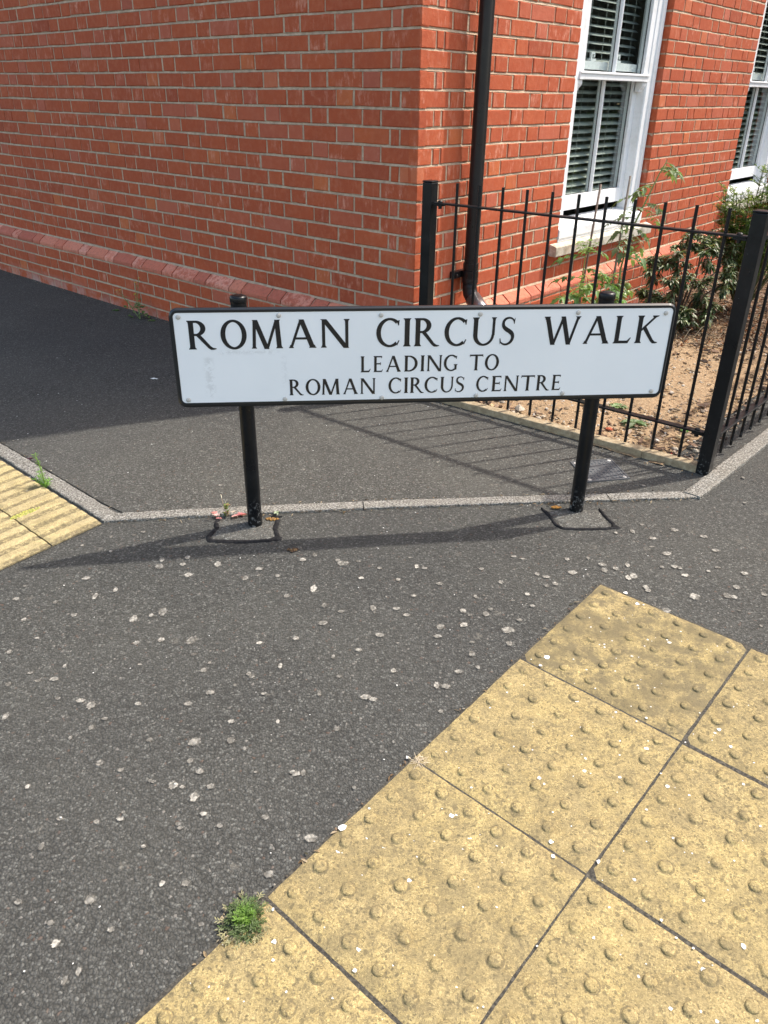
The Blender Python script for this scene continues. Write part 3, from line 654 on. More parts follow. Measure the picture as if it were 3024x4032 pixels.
# ------------------------------------------------------------ street sign
SA, SB = V((-.45056, 2.38513, 0)), V((.69589, 2.49803, 0)); dS = (SB-SA).normalized(); nS = V((dS.y, -dS.x, 0))
sign = thing('street_sign', (SA+SB)/2, 'long white street nameplate with black border and serif lettering on two round black posts', 'street sign')
for P in (SA, SB):
    b = MB(); b.lathe([(.0248, -.03), (.0248, .765)], P, n=28); p = b.build('post', POSTB, sign, smooth=True); p.modifiers.new('e', 'EDGE_SPLIT').split_angle = radians(40)
    b = MB(); b.lathe([(.0258, .758), (.0262, .762), (.0262, .772), (.0245, .777), (.017, .7795), (.006, .780)], P, n=28); c_ = b.build('cap', POSTB, p, smooth=True)
PX0, PX1, PZ0, PZ1 = -.2075, 1.3720, .4365, .7490; PW, PH = PX1-PX0, PZ1-PZ0
def SF(x, z, o=0):      # plate coordinates: x along, z up from plate foot, o towards the street
    return SA+dS*(PX0+x)+nS*(.036+o)+V((0, 0, PZ0+z))
def rrect(x0, x1, z0, z1, r, n=8):
    pts = []
    for cx, cz, a0 in ((x1-r, z1-r, 0), (x0+r, z1-r, 90), (x0+r, z0+r, 180), (x1-r, z0+r, 270)):
        for i in range(n+1): a = radians(a0+90*i/n); pts.append((cx+r*cos(a), cz+r*sin(a)))
    return pts
def plate_local(name, b, mat, **k):
    # object frame = plate frame, so its material can be laid out on the plate
    o = b.build(name, mat, **k); Mx = Matrix((dS, -nS, V((0, 0, 1)))).transposed().to_4x4(); Mx.translation = SA+dS*PX0+nS*.036+V((0, 0, PZ0))
    inv = Mx.inverted(); o.data.transform(inv); o.parent = sign; o.matrix_parent_inverse = Matrix.Identity(4)
    o.matrix_basis = Matrix.Translation(-sign.location) @ Mx; return o
R0 = rrect(0, PW, 0, PH, .026); R1 = rrect(.008, PW-.008, .010, PH-.008, .018); RP = rrect(.004, PW-.004, .004, PH-.004, .022); R2 = rrect(.0125, PW-.0105, .0150, PH-.0130, .013); n = len(R0)
b = MB(); b.add([SF(x, z, -.010) for x, z in RP]+[SF(x, z, -.0050) for x, z in RP]+[SF(x, z, 0) for x, z in R1], [tuple(range(n-1, -1, -1)), tuple(range(2*n, 3*n))]+[(i+k*n, (i+1) % n+k*n, (i+1) % n+(k+1)*n, i+(k+1)*n) for i in range(n) for k in (0, 1)])
plate = plate_local('plate', b, PLATE)
# border: raised black band whose outer lip rolls back
b = MB(); Rm = rrect(.0050, PW-.0050, .0075, PH-.0050, .022); Ro = rrect(-.0008, PW+.0008, -.0012, PH-.0002, .0262)
b.add([SF(x, z, .0004) for x, z in R2]+[SF(x, z, .0012) for x, z in R2]+[SF(x, z, .0012) for x, z in Rm]+[SF(x, z, -.0045) for x, z in Ro]+[SF(x, z, -.0115) for x, z in Ro], [(i+k*n, (i+1) % n+k*n, (i+1) % n+(k+1)*n, i+(k+1)*n) for i in range(n) for k in range(4)])
plate_local('border', b, BORDER)
for x, z in ((-.1794, .7233), (.1201, .7253), (.4319, .7231), (.7411, .7227), (1.0525, .7244), (1.3381, .7196), (-.1759, .4616), (.1265, .4586), (.4367, .4566), (.7451, .458), (1.0333, .4592), (1.3357, .4609)):
    b = MB(); b.lathe([(.0072, 0), (.0072, .002), (.0058, .0036), (.003, .0044)], SF(x-PX0, z-PZ0, .0003), nS, 14); b.build('bolt', BOLT, sign, smooth=True)

# lettering: cap height 1, thick stroke T, thin stroke t, small bracketed serifs
T, t_ = .166, .096
def serif(x0, x1, y, up_, e=.045):       # foot (up_=1) or head (up_=-1) serif under stem x0..x1
    h = .034
    return [(x0-e, y), (x1+e, y), (x1+e*.9, y+up_*h*.75), (x1+e*.25, y+up_*h*1.5), (x1, y+up_*h*3.2), (x0, y+up_*h*3.2), (x0-e*.25, y+up_*h*1.5), (x0-e*.9, y+up_*h*.75)]
def stem(x, w_=T, y0=0, y1=1, s0=True, s1=True):
    ps = [[(x, y0), (x+w_, y0), (x+w_, y1), (x, y1)]]
    if s0: ps.append(serif(x, x+w_, y0, 1))
    if s1: ps.append(serif(x, x+w_, y1, -1))
    return ps
def dia(xa, ya, xb, yb, w_): return [[(xa-w_/2, ya), (xa+w_/2, ya), (xb+w_/2, yb), (xb-w_/2, yb)]]
def arc(cx, cy, rx, ry, a0, a1, tk, n=26):
    """ring piece; tk(angle)->stroke thickness measured inward"""
    o, i_ = [], []
    for k in range(n+1):
        a = radians(a0+(a1-a0)*k/n); th = tk(a); o.append((cx+rx*cos(a), cy+ry*sin(a))); i_.append((cx+(rx-th)*cos(a), cy+(ry-th)*sin(a)))
    return [[o[k], o[k+1], i_[k+1], i_[k]] for k in range(n)]
rnd = lambda a: t_*.85+(T*1.03-t_*.85)*abs(cos(a))**1.3
def glyph(c):
    """polygons, x0, x1 (ink extents used for fitting)"""
    if c == 'I': return stem(.05), 0, .25
    if c == 'O': return arc(.46, .5, .46, .52, 0, 360, rnd, 48), 0, .92
    if c == 'C':
        p = arc(.50, .5, .50, .52, 52, 306, rnd, 34); p += [[(.80, .915), (.86, .945), (.84, .745), (.80, .765)], [(.74, .90), (.86, .945), (.80, .80)], [(.785, .03), (.87, .215), (.84, .235), (.77, .115)]]; return p, 0, .87
    if c == 'G':
        p = arc(.50, .5, .50, .52, 52, 300, rnd, 34)+[[(.80, .915), (.86, .945), (.84, .745), (.80, .765)], [(.74, .90), (.86, .945), (.80, .80)], [(.72, .05), (.86, .09), (.86, .42), (.72, .42)], serif(.72, .86, .42, -1, .06)]; return p, 0, .93
    if c == 'D':
        p = stem(.05)+arc(.30, .5, .52, .5, -90, 90, rnd)+[[(.15, 1-t_*.85), (.31, 1-t_*.85), (.31, 1), (.15, 1)], [(.15, 0), (.31, 0), (.31, t_*.85), (.15, t_*.85)]]; return p, 0, .82
    if c == 'R':
        p = stem(.05)+arc(.30, .735, .30, .265, -90, 90, lambda a: t_*.8+(T-t_*.8)*abs(cos(a)), 18)+[[(.15, 1-t_*.8), (.31, 1-t_*.8), (.31, 1), (.15, 1)], [(.15, .47), (.31, .47), (.31, .47+t_*.8), (.15, .47+t_*.8)]]
        p += [[(.26, .50), (.42, .50), (.50, .40), (.72, .11), (.80, .05), (.90, .03), (.905, .005), (.82, -.022), (.72, -.02), (.64, .04)]]; return p, 0, .905
    if c == 'E':
        p = stem(.05, T*.95); h = t_*.85
        p += [[(.17, 1-h), (.50, 1-h), (.52, .86), (.545, .86), (.56, 1), (.17, 1)], [(.17, .48), (.44, .48), (.455, .43), (.48, .43), (.48, .62), (.455, .62), (.44, .48+h), (.17, .48+h)], [(.17, 0), (.55, 0), (.62, .17), (.595, .18), (.53, h), (.17, h)]]; return p, 0, .62
    if c == 'L': return stem(.05)+[[(.17, 0), (.56, 0), (.66, .20), (.63, .215), (.53, t_*1.05), (.17, t_*1.05)]], 0, .66
    if c == 'T': return stem(.36, T, 0, 1, True, False)+[[(.03, 1-t_), (.84, 1-t_), (.86, .84), (.885, .84), (.87, 1.02), (.84, 1), (.03, 1), (0, 1.02), (-.01, .84), (.015, .84)]], 0, .87
    if c == 'A': return dia(.46, 1, .115, 0, t_*.95)+dia(.47, 1, .83, 0, T*1.02)+[[(.22, .30), (.72, .30), (.72, .30+t_*.8), (.22, .30+t_*.8)], [(.40, 1), (.54, 1), (.54, .9), (.40, .9)]]+[serif(.08, .155, 0, 1), serif(.755, .905, 0, 1)], .03, .95
    if c == 'N': return stem(.05, t_*1.05, 0, 1, True, False)+stem(.80, t_*1.05, 0, 1, False, True)+dia(.11, 1, .835, -.02, T*1.1)+[[(-.0, 1), (.15, 1), (.15, .965), (.04, .965)]], 0, .93
    if c == 'M': return dia(.155, 1, .10, 0, t_*1.15)+dia(.90, 1, .955, 0, T*.98)+dia(.17, 1, .53, -.02, T)+dia(.885, 1, .54, -.02, t_)+[serif(.06, .145, 0, 1), serif(.885, 1.03, 0, 1), [(.07, 1), (.22, 1), (.22, .965), (.10, .965)], [(.86, 1), (1.02, 1), (.99, .965), (.86, .965)]], .015, 1.075
    if c == 'W': return dia(.10, 1, .38, -.02, T)+dia(.70, 1, .39, -.02, t_)+dia(.68, 1, .96, -.02, T)+dia(1.24, 1, .97, -.02, t_)+[serif(.03, .17, 1, -1), serif(1.20, 1.28, 1, -1, .055)], -.015, 1.335
    if c == 'K': return stem(.05)+[[(.19, .50), (.25, .58), (.60, .93), (.56, .97), (.56, 1), (.80, 1), (.80, .97), (.70, .93), (.33, .545), (.22, .44)], [(.24, .54), (.37, .60), (.70, .12), (.78, .05), (.88, .03), (.885, .005), (.80, -.02), (.70, -.02), (.62, .04)]], 0, .885
    if c == 'U':
        th = lambda a: t_*.8+(T-t_*.8)*max(0, -cos(a))**1.2+(t_*.25)*max(0, cos(a))
        return stem(.05, T, .36, 1, False, True)+stem(.76, t_*1.05, .36, 1, False, True)+arc(.448, .38, .398, .40, 180, 360, th, 24), 0, .90
    if c == 'S':
        pts = [(.55, .86), (.47, .945), (.33, .975), (.19, .93), (.115, .82), (.13, .68), (.24, .575), (.38, .50), (.505, .40), (.535, .26), (.47, .12), (.33, .035), (.18, .03), (.05, .10)]
        ws = [.05, .06, .07, .09, .11, .13, .15, .155, .15, .13, .105, .08, .07, .05]; L_, R_ = [], []
        import mathutils
        def cr(P, t):
            n_ = len(P)-1; i = min(int(t*n_), n_-1); u = t*n_-i; p0, p1, p2, p3 = P[max(i-1, 0)], P[i], P[i+1], P[min(i+2, n_)]
            return tuple(.5*(2*b_+(c_-a)*u+(2*a-5*b_+4*c_-d)*u*u+(-a+3*b_-3*c_+d)*u**3) for a, b_, c_, d in zip(p0, p1, p2, p3))
        m_ = 40
        for k in range(m_+1):
            t = k/m_; x, y, wd = cr([(a, b_, c_) for (a, b_), c_ in zip(pts, ws)], t); x2, y2, _ = cr([(a, b_, 0) for a, b_ in pts], min(1, t+.01)); x1, y1, _ = cr([(a, b_, 0) for a, b_ in pts], max(0, t-.01))
            dx, dy = x2-x1, y2-y1; l = sqrt(dx*dx+dy*dy) or 1; L_.append((x-dy/l*wd/2, y+dx/l*wd/2)); R_.append((x+dy/l*wd/2, y-dx/l*wd/2))
        p = [[L_[k], L_[k+1], R_[k+1], R_[k]] for k in range(m_)]+[[(.52, .88), (.60, .98), (.575, .76), (.545, .77)], [(.06, .13), (.03, .25), (.0, .24), (.02, .02)]]; return p, 0, .61
def text(rows, base, cap, wscale=1):
    b = MB(); lay = 0
    for c, xa, xb in rows:
        ps, x0, x1 = glyph(c); sx = (xb-xa)/(x1-x0)
        for i, p in enumerate(ps):
            o = .0008+.00001*(i % 40)
            vs = [SF(xa-PX0+(x-x0)*sx, base-PZ0+y*cap, o) for x, y in p]
            b.add(vs, [tuple(range(len(p)))])
    bm = bmesh.new(); me = bpy.data.meshes.new('t'); me.from_pydata(b.v, [], b.f); bm.from_mesh(me)
    for f in bm.faces:
        if f.normal.dot(nS) < 0: f.normal_flip()
    bmesh.ops.triangulate(bm, faces=bm.faces, ngon_method='EAR_CLIP'); bm.to_mesh(me); bm.free(); me.materials.append(INK); me.name = 'lettering'
    o = bpy.data.objects.new('lettering', me); SC.collection.objects.link(o); o.parent = sign; o.matrix_parent_inverse = Matrix.Translation(-sign.location); return o
r1 = [('R', -.1575, -.0735), ('O', -.0585, .0202), ('M', .0330, .1290), ('A', .1463, .2315), ('N', .2450, .3338), ('C', .4176, .4903), ('I', .5013, .5249), ('R', .5355, .6163), ('C', .6312, .7015), ('U', .7183, .7941), ('S', .8080, .8548), ('W', .9465, 1.0644), ('A', 1.0791, 1.1645), ('L', 1.1779, 1.2361), ('K', 1.249, 1.3260)]
r2 = [('L', .3686, .4005), ('E', .4094, .4395), ('A', .4489, .4969), ('D', .5068, .5500), ('I', .5590, .5716), ('N', .5797, .6273), ('G', .6340, .6790), ('T', .7172, .7594), ('O', .7667, .8124)]
r3 = [('R', .1417, .1869), ('O', .1937, .2403), ('M', .2445, .3024), ('A', .3123, .3600), ('N', .3675, .4155), ('C', .4580, .4990), ('I', .5080, .5211), ('R', .5277, .5730), ('C', .5746, .6168), ('U', .6255, .6687), ('S', .6745, .7039), ('C', .7435, .7823), ('E', .7940, .8284), ('N', .8350, .8821), ('T', .8912, .9350), ('R', .9425, .9875), ('E', .9942, 1.0244)]
for rows, base, cap, words in ((r1, .6240, .0885, ('ROMAN', 'CIRCUS', 'WALK')), (r2, .5425, .0520, ('LEADING', 'TO')), (r3, .4708, .0520, ('ROMAN', 'CIRCUS', 'CENTRE'))):
    k = 0
    for w_ in words:
        text(rows[k:k+len(w_)], base, cap)['label'] = ('large' if cap > .08 else 'small')+' black serif letters reading '+w_+(', top line' if base > .6 else ', middle line' if base > .5 else ', bottom line'); k += len(w_)

# ------------------------------------------------------------ repair patches round the posts
def ribbon(b, pts, w_, rs, dz=.006):
    """poured bitumen: a low domed bead of uneven width"""
    P = []
    for i in range(len(pts)-1):
        n_ = max(2, int((V(pts[i+1])-V(pts[i])).length/.006))
        P += [V(pts[i]).lerp(V(pts[i+1]), k/n_) for k in range(n_)]
    P.append(V(pts[-1])); P = [p+V((.0035*noise.noise(p*70), .0035*noise.noise(p*70+V((9, 9, 0))), 0)) for p in P]
    vs = []
    for i, p in enumerate(P):
        d = (P[min(i+2, len(P)-1)]-P[max(i-2, 0)]).normalized(); e = V((-d.y, d.x, 0)); ww = w_*(1+.25*noise.noise(p*30)+.15*noise.noise(p*90)); ww *= min(1, .35+i/4, .35+(len(P)-1-i)/4)
        for t, h in ((-1, 0), (-.55, 1), (.55, 1), (1, 0)):
            q_ = p+e*ww*t*.5; vs.append((q_.x, q_.y, g(q_.x, q_.y)+(dz if h else .0005)))
    b.add(vs, [(i*4+k, i*4+k+1, (i+1)*4+k+1, (i+1)*4+k) for i in range(len(P)-1) for k in range(3)])
def patch(name, corners, bead, label, blob=None, seed=0):
    o = thing(name, sum((V((c[0], c[1], 0)) for c in corners), V((0, 0, 0)))/4, label, 'repair patch', 'asphalt repair patches round the sign posts')
    b = MB(); n_ = 14; A, B_, Cc, D = [V((c[0], c[1], 0)) for c in corners]; vs = []
    for j in range(n_+1):
        for i in range(n_+1):
            P = A.lerp(B_, i/n_).lerp(D.lerp(Cc, i/n_), j/n_); edge = i in (0, n_) or j in (0, n_)
            vs.append((P.x, P.y, g(P.x, P.y)+(.0005 if edge else .003+.001*noise.noise(P*60))))
    b.add(vs, [(j*(n_+1)+i, j*(n_+1)+i+1, (j+1)*(n_+1)+i+1, (j+1)*(n_+1)+i) for j in range(n_) for i in range(n_)]); b.build('infill', PATCH, o, smooth=True)
    rs = random.Random(seed); b = MB()
    for pts, w_ in bead: ribbon(b, [(x, y, 0) for x, y in pts], w_, rs, .0055)
    if blob:
        for x, y, r in blob:
            vs = [(x, y, g(x, y)+.0095)]; m_ = 16
            for k in range(m_): a = 2*pi*k/m_; rr = r*(1+.2*rs.uniform(-1, 1)); X, Y = x+rr*cos(a), y+rr*sin(a); vs.append((X, Y, g(X, Y)+.0005))
            b.add(vs, [(0, k+1, (k+1) % m_+1) for k in range(m_)])
    b.build('sealant_band', BITU, o, smooth=True, recalc=False)
patch('repair_patch', [(-.585, 2.285), (-.365, 2.285), (-.370, 2.425), (-.590, 2.405)], [([(-.592, 2.402), (-.580, 2.36), (-.600, 2.305), (-.590, 2.278), (-.48, 2.270), (-.385, 2.278), (-.362, 2.300), (-.378, 2.35), (-.378, 2.43)], .018), ([(-.40, 2.432), (-.362, 2.432)], .007)], 'rough asphalt patch outlined in bitumen at the foot of the left sign post', [(-.362, 2.290, .017), (-.592, 2.285, .010)], 1)
patch('repair_patch', [(.625, 2.362), (.790, 2.368), (.775, 2.50), (.590, 2.49)], [([(.573, 2.507), (.586, 2.47), (.596, 2.42), (.604, 2.378), (.625, 2.360), (.68, 2.354), (.76, 2.360), (.800, 2.368), (.804, 2.40), (.790, 2.45), (.782, 2.505)], .013)], 'worn asphalt patch with a bowed bitumen line at the foot of the right sign post', [(.808, 2.372, .014)], 2)

# ------------------------------------------------------------ tactile slabs
uT = V((cos(radians(-41.3)), sin(radians(-41.3)), 0)); vT = V((cos(radians(-131.0)), sin(radians(-131.0)), 0)); OT = V((.671, 2.019, 0))
PU, PV = .4525, .4540
lab = {(0, 0): 'greyish buff blister slab at the pointed far corner of the crossing paving', (0, 1): 'yellow blister slab directly nearer than the grey corner slab, with a wisp of straw at its lower corner',
       (0, 2): 'large yellow blister slab in the middle of the row along the asphalt edge, above the green weed', (0, 3): 'blister slab at the bottom of the picture beside the green weed tuft',
       (1, 0): 'blister slab cut by the right picture edge beside the grey corner slab', (1, 1): 'yellow blister slab at the right picture edge below the joint crossing', (1, 2): 'yellow blister slab in the bottom right corner of the picture'}
tints = {(0, 0): .95, (0, 1): .40, (0, 2): .48, (0, 3): .35, (1, 0): .5, (1, 1): .40, (1, 2): .25}
for i in range(0, 3):
    for j in range(0, 5):
        rs = random.Random(i*10+j); S = .4490; b = MB(); P0 = OT+uT*(PU*i+.002)+vT*(PV*j+.002)
        ti = tints.get((i, j), .4); tc = (ti, rs.random(), 0, 1); n_ = 24; jo = rs.uniform(-.0012, .0012)
        def SP(a, c, h): p = P0+uT*a+vT*c; return (p.x, p.y, g(p.x, p.y)+.0055+jo+h)
        vs = []; cols = [S*k/n_ for k in range(n_+1)]; cols[0], cols[-1] = 0, S
        for c in cols:
            for a in cols:
                e = min(a, S-a, c, S-c); ins = .0 if e > 1e-6 else -.004
                aa = a+(rs.uniform(-.0008, .0008) if e < 1e-6 else 0); vs.append(SP(aa, c+(rs.uniform(-.0008, .0008) if e < 1e-6 else 0), ins))
        b.add(vs, [(y*(n_+1)+x, y*(n_+1)+x+1, (y+1)*(n_+1)+x+1, (y+1)*(n_+1)+x) for y in range(n_) for x in range(n_)], tc)
        per = [(x, 0) for x in range(n_)]+[(n_, y) for y in range(n_)]+[(x, n_) for x in range(n_, 0, -1)]+[(0, y) for y in range(n_, 0, -1)]
        base = [y*(n_+1)+x for x, y in per]; b0 = len(b.v); low = [(b.v[k][0], b.v[k][1], b.v[k][2]-.05) for k in base]
        b.v += low; b.c += [tc]*len(low); L_ = len(per); b.f += [(base[k], base[(k+1) % L_], b0+(k+1) % L_, b0+k) for k in range(L_)]; b.m += [0]*L_
        for y in range(6):
            for x in range(6):
                cx, cy = .0355+.075*x+rs.uniform(-.0015, .0015), .0355+.075*y+rs.uniform(-.0015, .0015); m_ = 16; vs = []; hh = .0048*rs.uniform(.8, 1.08); R_ = .0135*rs.uniform(.93, 1.07)
                for r, h in ((1.25, .010), (1, .03), (.90, .66), (.70, .94), (.35, 1)):
                    for k in range(m_): a = 2*pi*k/m_; rr = R_*r*(1+rs.uniform(-.035, .035)); vs.append(SP(cx+rr*cos(a), cy+rr*sin(a), h*hh if h > 0 else h))
                b.add(vs, [(q_*m_+k, q_*m_+(k+1) % m_, (q_+1)*m_+(k+1) % m_, (q_+1)*m_+k) for q_ in range(4) for k in range(m_)]+[tuple(4*m_+k for k in range(m_))], tc); nb = len(b.v)-5*m_; dk = rs.uniform(.1, .8)
                for z_ in range(2*m_): b.c[nb+z_] = (ti, tc[1], dk*(1 if z_ < m_ else .8), 1)
        o = b.build('blister_slab', BUFF)
        me = o.data
        me.polygons.foreach_set('use_smooth', [True]*len(me.polygons)); o.modifiers.new('e', 'EDGE_SPLIT').split_angle = radians(60)
        o.modifiers.new
        tag(o, lab.get((i, j), 'buff blister slab just beyond the lower right picture edge'), 'paving slab', 'blister slabs of the crossing')
# dark sand in the joints
b = MB(); a0, a1, c0, c1 = -.004, PU*3, -.004, PV*5; n_ = 30
def SJ(a, c): p = OT+uT*a+vT*c; return (p.x, p.y, g(p.x, p.y)+.0022)
b.add([SJ(lerp(a0, a1, i/n_), lerp(c0, c1, j/n_)) for j in range(n_+1) for i in range(n_+1)], [(j*(n_+1)+i, j*(n_+1)+i+1, (j+1)*(n_+1)+i+1, (j+1)*(n_+1)+i) for j in range(n_) for i in range(n_)])
tag(b.build('joint_sand', JOINT), kind='structure')
# corduroy slabs by the left kerb
KO = V((-.991, 2.394, 0)); e1 = V((-.755, .656, 0)); e2 = V((-.656, -.755, 0))
def cord(a0, a1, c0, c1, label, seed):
    rs = random.Random(seed); b = MB(); g2 = .0028; a0 += g2; a1 -= g2; c0 += g2; c1 -= g2; vs = []; hs = []; pit = .0685
    def hgt(a, c):
        ph = ((a-.012) % (pit*1.0))/pit; h = .0065*max(0, min(1, (.5-abs(ph-.5)*1.0-.16)/.10))
        return h+.0012*noise.noise(V((a*60, c*60, 3)))+.0008*noise.noise(V((a*160, c*160, 8)))
    na = int((a1-a0)/.0036); nc = max(4, int((c1-c0)/.012))
    for i in range(na+1):
        for j in range(nc+1):
            a, c = lerp(a0, a1, i/na), lerp(c0, c1, j/nc); e = i in (0, na) or j in (0, nc); p = KO+e1*(a+.0012*noise.noise(V((a*50, c*50, 0))))+e2*c
            vs.append((p.x, p.y, g(p.x, p.y)+.006+hgt(a, c)*(1 if not e else .4)))
    b.add(vs, [(i*(nc+1)+j, i*(nc+1)+j+1, (i+1)*(nc+1)+j+1, (i+1)*(nc+1)+j) for i in range(na) for j in range(nc)], (.25, .5, 0, 1)); b.c = [(.25, .5, .85 if hgt(lerp(a0, a1, (k//(nc+1))/na), 0) < .003 else 0, 1) for k in range(len(b.v))]
    per = [(i, 0) for i in range(na)]+[(na, j) for j in range(nc)]+[(i, nc) for i in range(na, 0, -1)]+[(0, j) for j in range(nc, 0, -1)]
    base = [i*(nc+1)+j for i, j in per]; b0 = len(b.v); b.v += [(b.v[k][0], b.v[k][1], b.v[k][2]-.05) for k in base]; b.c += [(0, 0, 0, 1)]*len(base); L_ = len(base)
    b.f += [(base[k], base[(k+1) % L_], b0+(k+1) % L_, b0+k) for k in range(L_)]; b.m += [0]*L_
    return tag(b.build('corduroy_slab', CORD), label, 'paving slab', 'ribbed slabs by the left kerb')
cord(0, .412, 0, .19, 'narrow cream ribbed slab against the bend of the left kerb, in front of the bright green sprig', 1)
cord(.412, .86, 0, .19, 'narrow cream ribbed slab at the left picture edge beyond the bright green sprig', 2)
cord(0, .245, .19, .64, 'cream ribbed slab at the left picture edge nearest the viewer, below the yellow moss', 3)
cord(.245, .69, .19, .64, 'cream ribbed slab at the left picture edge with yellow moss on its near joint', 4)
b = MB(); b.add([(p.x, p.y, g(p.x, p.y)+.0022) for p in (KO, KO+e1*.86, KO+e1*.86+e2*.64, KO+e2*.64)], [(0, 1, 2, 3)]); tag(b.build('joint_sand', JOINT), kind='structure')

# ------------------------------------------------------------ inspection cover
cv = [V((.757, 2.905, 0)), V((.933, 2.943, 0)), V((.962, 2.756, 0)), V((.786, 2.718, 0))]
o = thing('inspection_cover', (.86, 2.83, 0), 'small square metal cover with raised tread, set in the path behind the right post', 'inspection cover')
def CV(a, c, h): p = cv[0].lerp(cv[1], a).lerp(cv[3].lerp(cv[2], a), c); return V((p.x, p.y, .004+h))
b = MB()
for a0, a1, c0, c1 in ((0, 1, 0, .035), (0, 1, .965, 1), (0, .035, .035, .965), (.965, 1, .035, .965)): b.box((a0, c0, -.01), (a1, c1, .004), F=CV)
b.build('rim', METAL, o)
b = MB(); b.box((.045, .045, -.01), (.955, .955, .0025), F=CV)
for y in range(10):
    for x in range(10):
        if (x in (0, 9)) and (y in (0, 9)): continue
        if 3 < x < 7 and 1 < y < 4: continue
        cx, cy = .10+.089*x, .10+.089*y; sg = 1 if (x+y) % 2 else -1; l, w_ = .036, .010; pts = []
        for dx, dy in ((-l, -w_), (l, -w_), (l, w_), (-l, w_)): a = radians(45*sg); pts.append((cx+dx*cos(a)-dy*sin(a), cy+dx*sin(a)+dy*cos(a)))
        b.add([CV(a, c, .0026) for a, c in pts]+[CV(lerp(cx, a, .7), lerp(cy, c, .7), .0046) for a, c in pts], [(4, 5, 6, 7), (0, 1, 5, 4), (1, 2, 6, 5), (2, 3, 7, 6), (3, 0, 4, 7)])
b.build('lid', METAL, o)
for a, c in ((.09, .09), (.91, .09), (.91, .91), (.09, .91)): b = MB(); b.lathe([(.008, 0), (.008, .0012), (.006, .002)], CV(a, c, .0026), n=14); b.build('screw', BOLT, o)

# ------------------------------------------------------------ gum and lichen stains, small litter
GS = []
def ray_ground(u, v):                               # picture point (1659 wide) to ground, used once to lay out stains where they lie
    d = Rv*((u*1.8228-1512)/FPX)+Uv*((2016-v*1.8228)/FPX)+fwd; z = 0
    for _ in range(12): t = (z-1.32)/d.z; P = CAM+d*t; z = g(P.x, P.y)
    return P
SPOTS = '''352,1323,9 289,1338,8 327,1331,5 412,1385,8 440,1449,8 453,1433,4 349,1383,6 295,1390,6 455,1497,7 499,1601,9 421,1604,10 432,1668,8 420,1723,8 374,1698,8 455,1700,7 411,1645,6 261,1665,6 197,1525,8 216,1649,7 227,1554,6 298,1522,5 12,1549,7 118,1468,6 65,1455,5 175,1515,6 407,1521,6 538,1457,5 544,1462,5 677,1273,8 620,1289,6 737,1218,8 700,1309,6 698,1347,7 806,1315,8 820,1373,7 737,1322,5 775,1405,7 856,1316,5 951,1356,7 945,1376,6 879,1330,5 1002,1351,6 1019,1414,6 990,1452,7 943,1482,6 1098,1362,9 1100,1391,8 1032,1443,4 962,1484,7 1020,1389,4 893,1288,5 1050,1328,8 1000,1321,6 1083,1259,6 1027,1290,5 1160,1241,6 1200,1262,6 1122,1341,6 1139,1285,4 1180,1247,5 1305,1233,8 1355,1222,6 1368,1246,8 1400,1277,5 1357,1249,6 1395,1270,7 1225,1209,6 1237,1238,9 1270,1207,4 1301,1221,7 1330,1229,5 1400,1345,5 1457,1225,6 1468,1228,5 1500,1290,9 1591,1270,6 1571,1288,7 1585,1291,6 1440,1197,7 1410,1164,6 1429,1226,5 1550,1227,5 1480,1244,7 1530,1235,4 1608,1240,6 1520,1160,7 1456,1146,7 1366,1149,5 1330,1152,4 1440,1320,8 1545,1190,6 1650,1285,6 186,1250,8 310,1150,4 345,1225,8 407,1243,8 395,1220,7 405,1205,6 350,1210,6 290,1180,5 240,1192,4 470,1220,9 560,1230,7 655,1210,7 745,1218,8 600,1245,6 530,1250,6 680,1200,5 35,1295,6 120,1302,6 160,1330,6 52,1340,5 80,1380,5 205,1290,6 250,1275,6 20,1410,5 640,1673,7 655,1671,5 632,1670,5 765,1703,5 672,1812,9 580,1890,8 390,1790,6 440,1760,5 475,1785,5 90,1830,7 195,1945,10 332,1690,5 260,1770,5 140,1440,5 605,1440,5 560,1390,5 500,1560,6 600,1560,5 690,1500,5 790,1507,8 805,1512,6 850,1450,5 720,1420,5 640,1380,5 570,1500,4 860,1253,5 820,1228,5 900,1225,5 780,1250,5 950,1262,5 1040,1230,5 1110,1203,5 1150,1310,5 240,2010,6 120,2040,7 60,1700,6 130,1770,5 310,1830,5 350,1910,5 170,2100,6 40,1950,6 140,2120,8 110,1995,6'''
for s_ in SPOTS.split():
    u_, v_, r_ = [float(k) for k in s_.split(',')]; GS.append((u_, v_, r_))
rs = random.Random(77); b = MB()
def stain(b, P, r, col, rs, dz=.0065, al=1):
    # flat thin mark; the colour attribute's alpha fades to 0 at the rim and the material breaks it up
    m_ = 18; f = [r*rs.uniform(.9, 1.3) for _ in range(m_)]; st = rs.uniform(.75, 1.25); c3 = tuple(col[:3])
    for ring, al_ in ((0, 1), (.55, 1), (1, 0)):
        for k in range(1 if ring == 0 else m_):
            x, y = P.x+ring*f[k]*st*cos(2*pi*k/m_), P.y+ring*f[k]/st*sin(2*pi*k/m_); b.v.append((x, y, g(x, y)+dz)); b.c.append(c3+(al_,))
    b0 = len(b.v)-2*m_-1; b.f += [(b0, b0+1+k, b0+1+(k+1) % m_) for k in range(m_)]+[(b0+1+k, b0+1+m_+k, b0+1+m_+(k+1) % m_, b0+1+(k+1) % m_) for k in range(m_)]; b.m += [0]*(2*m_)
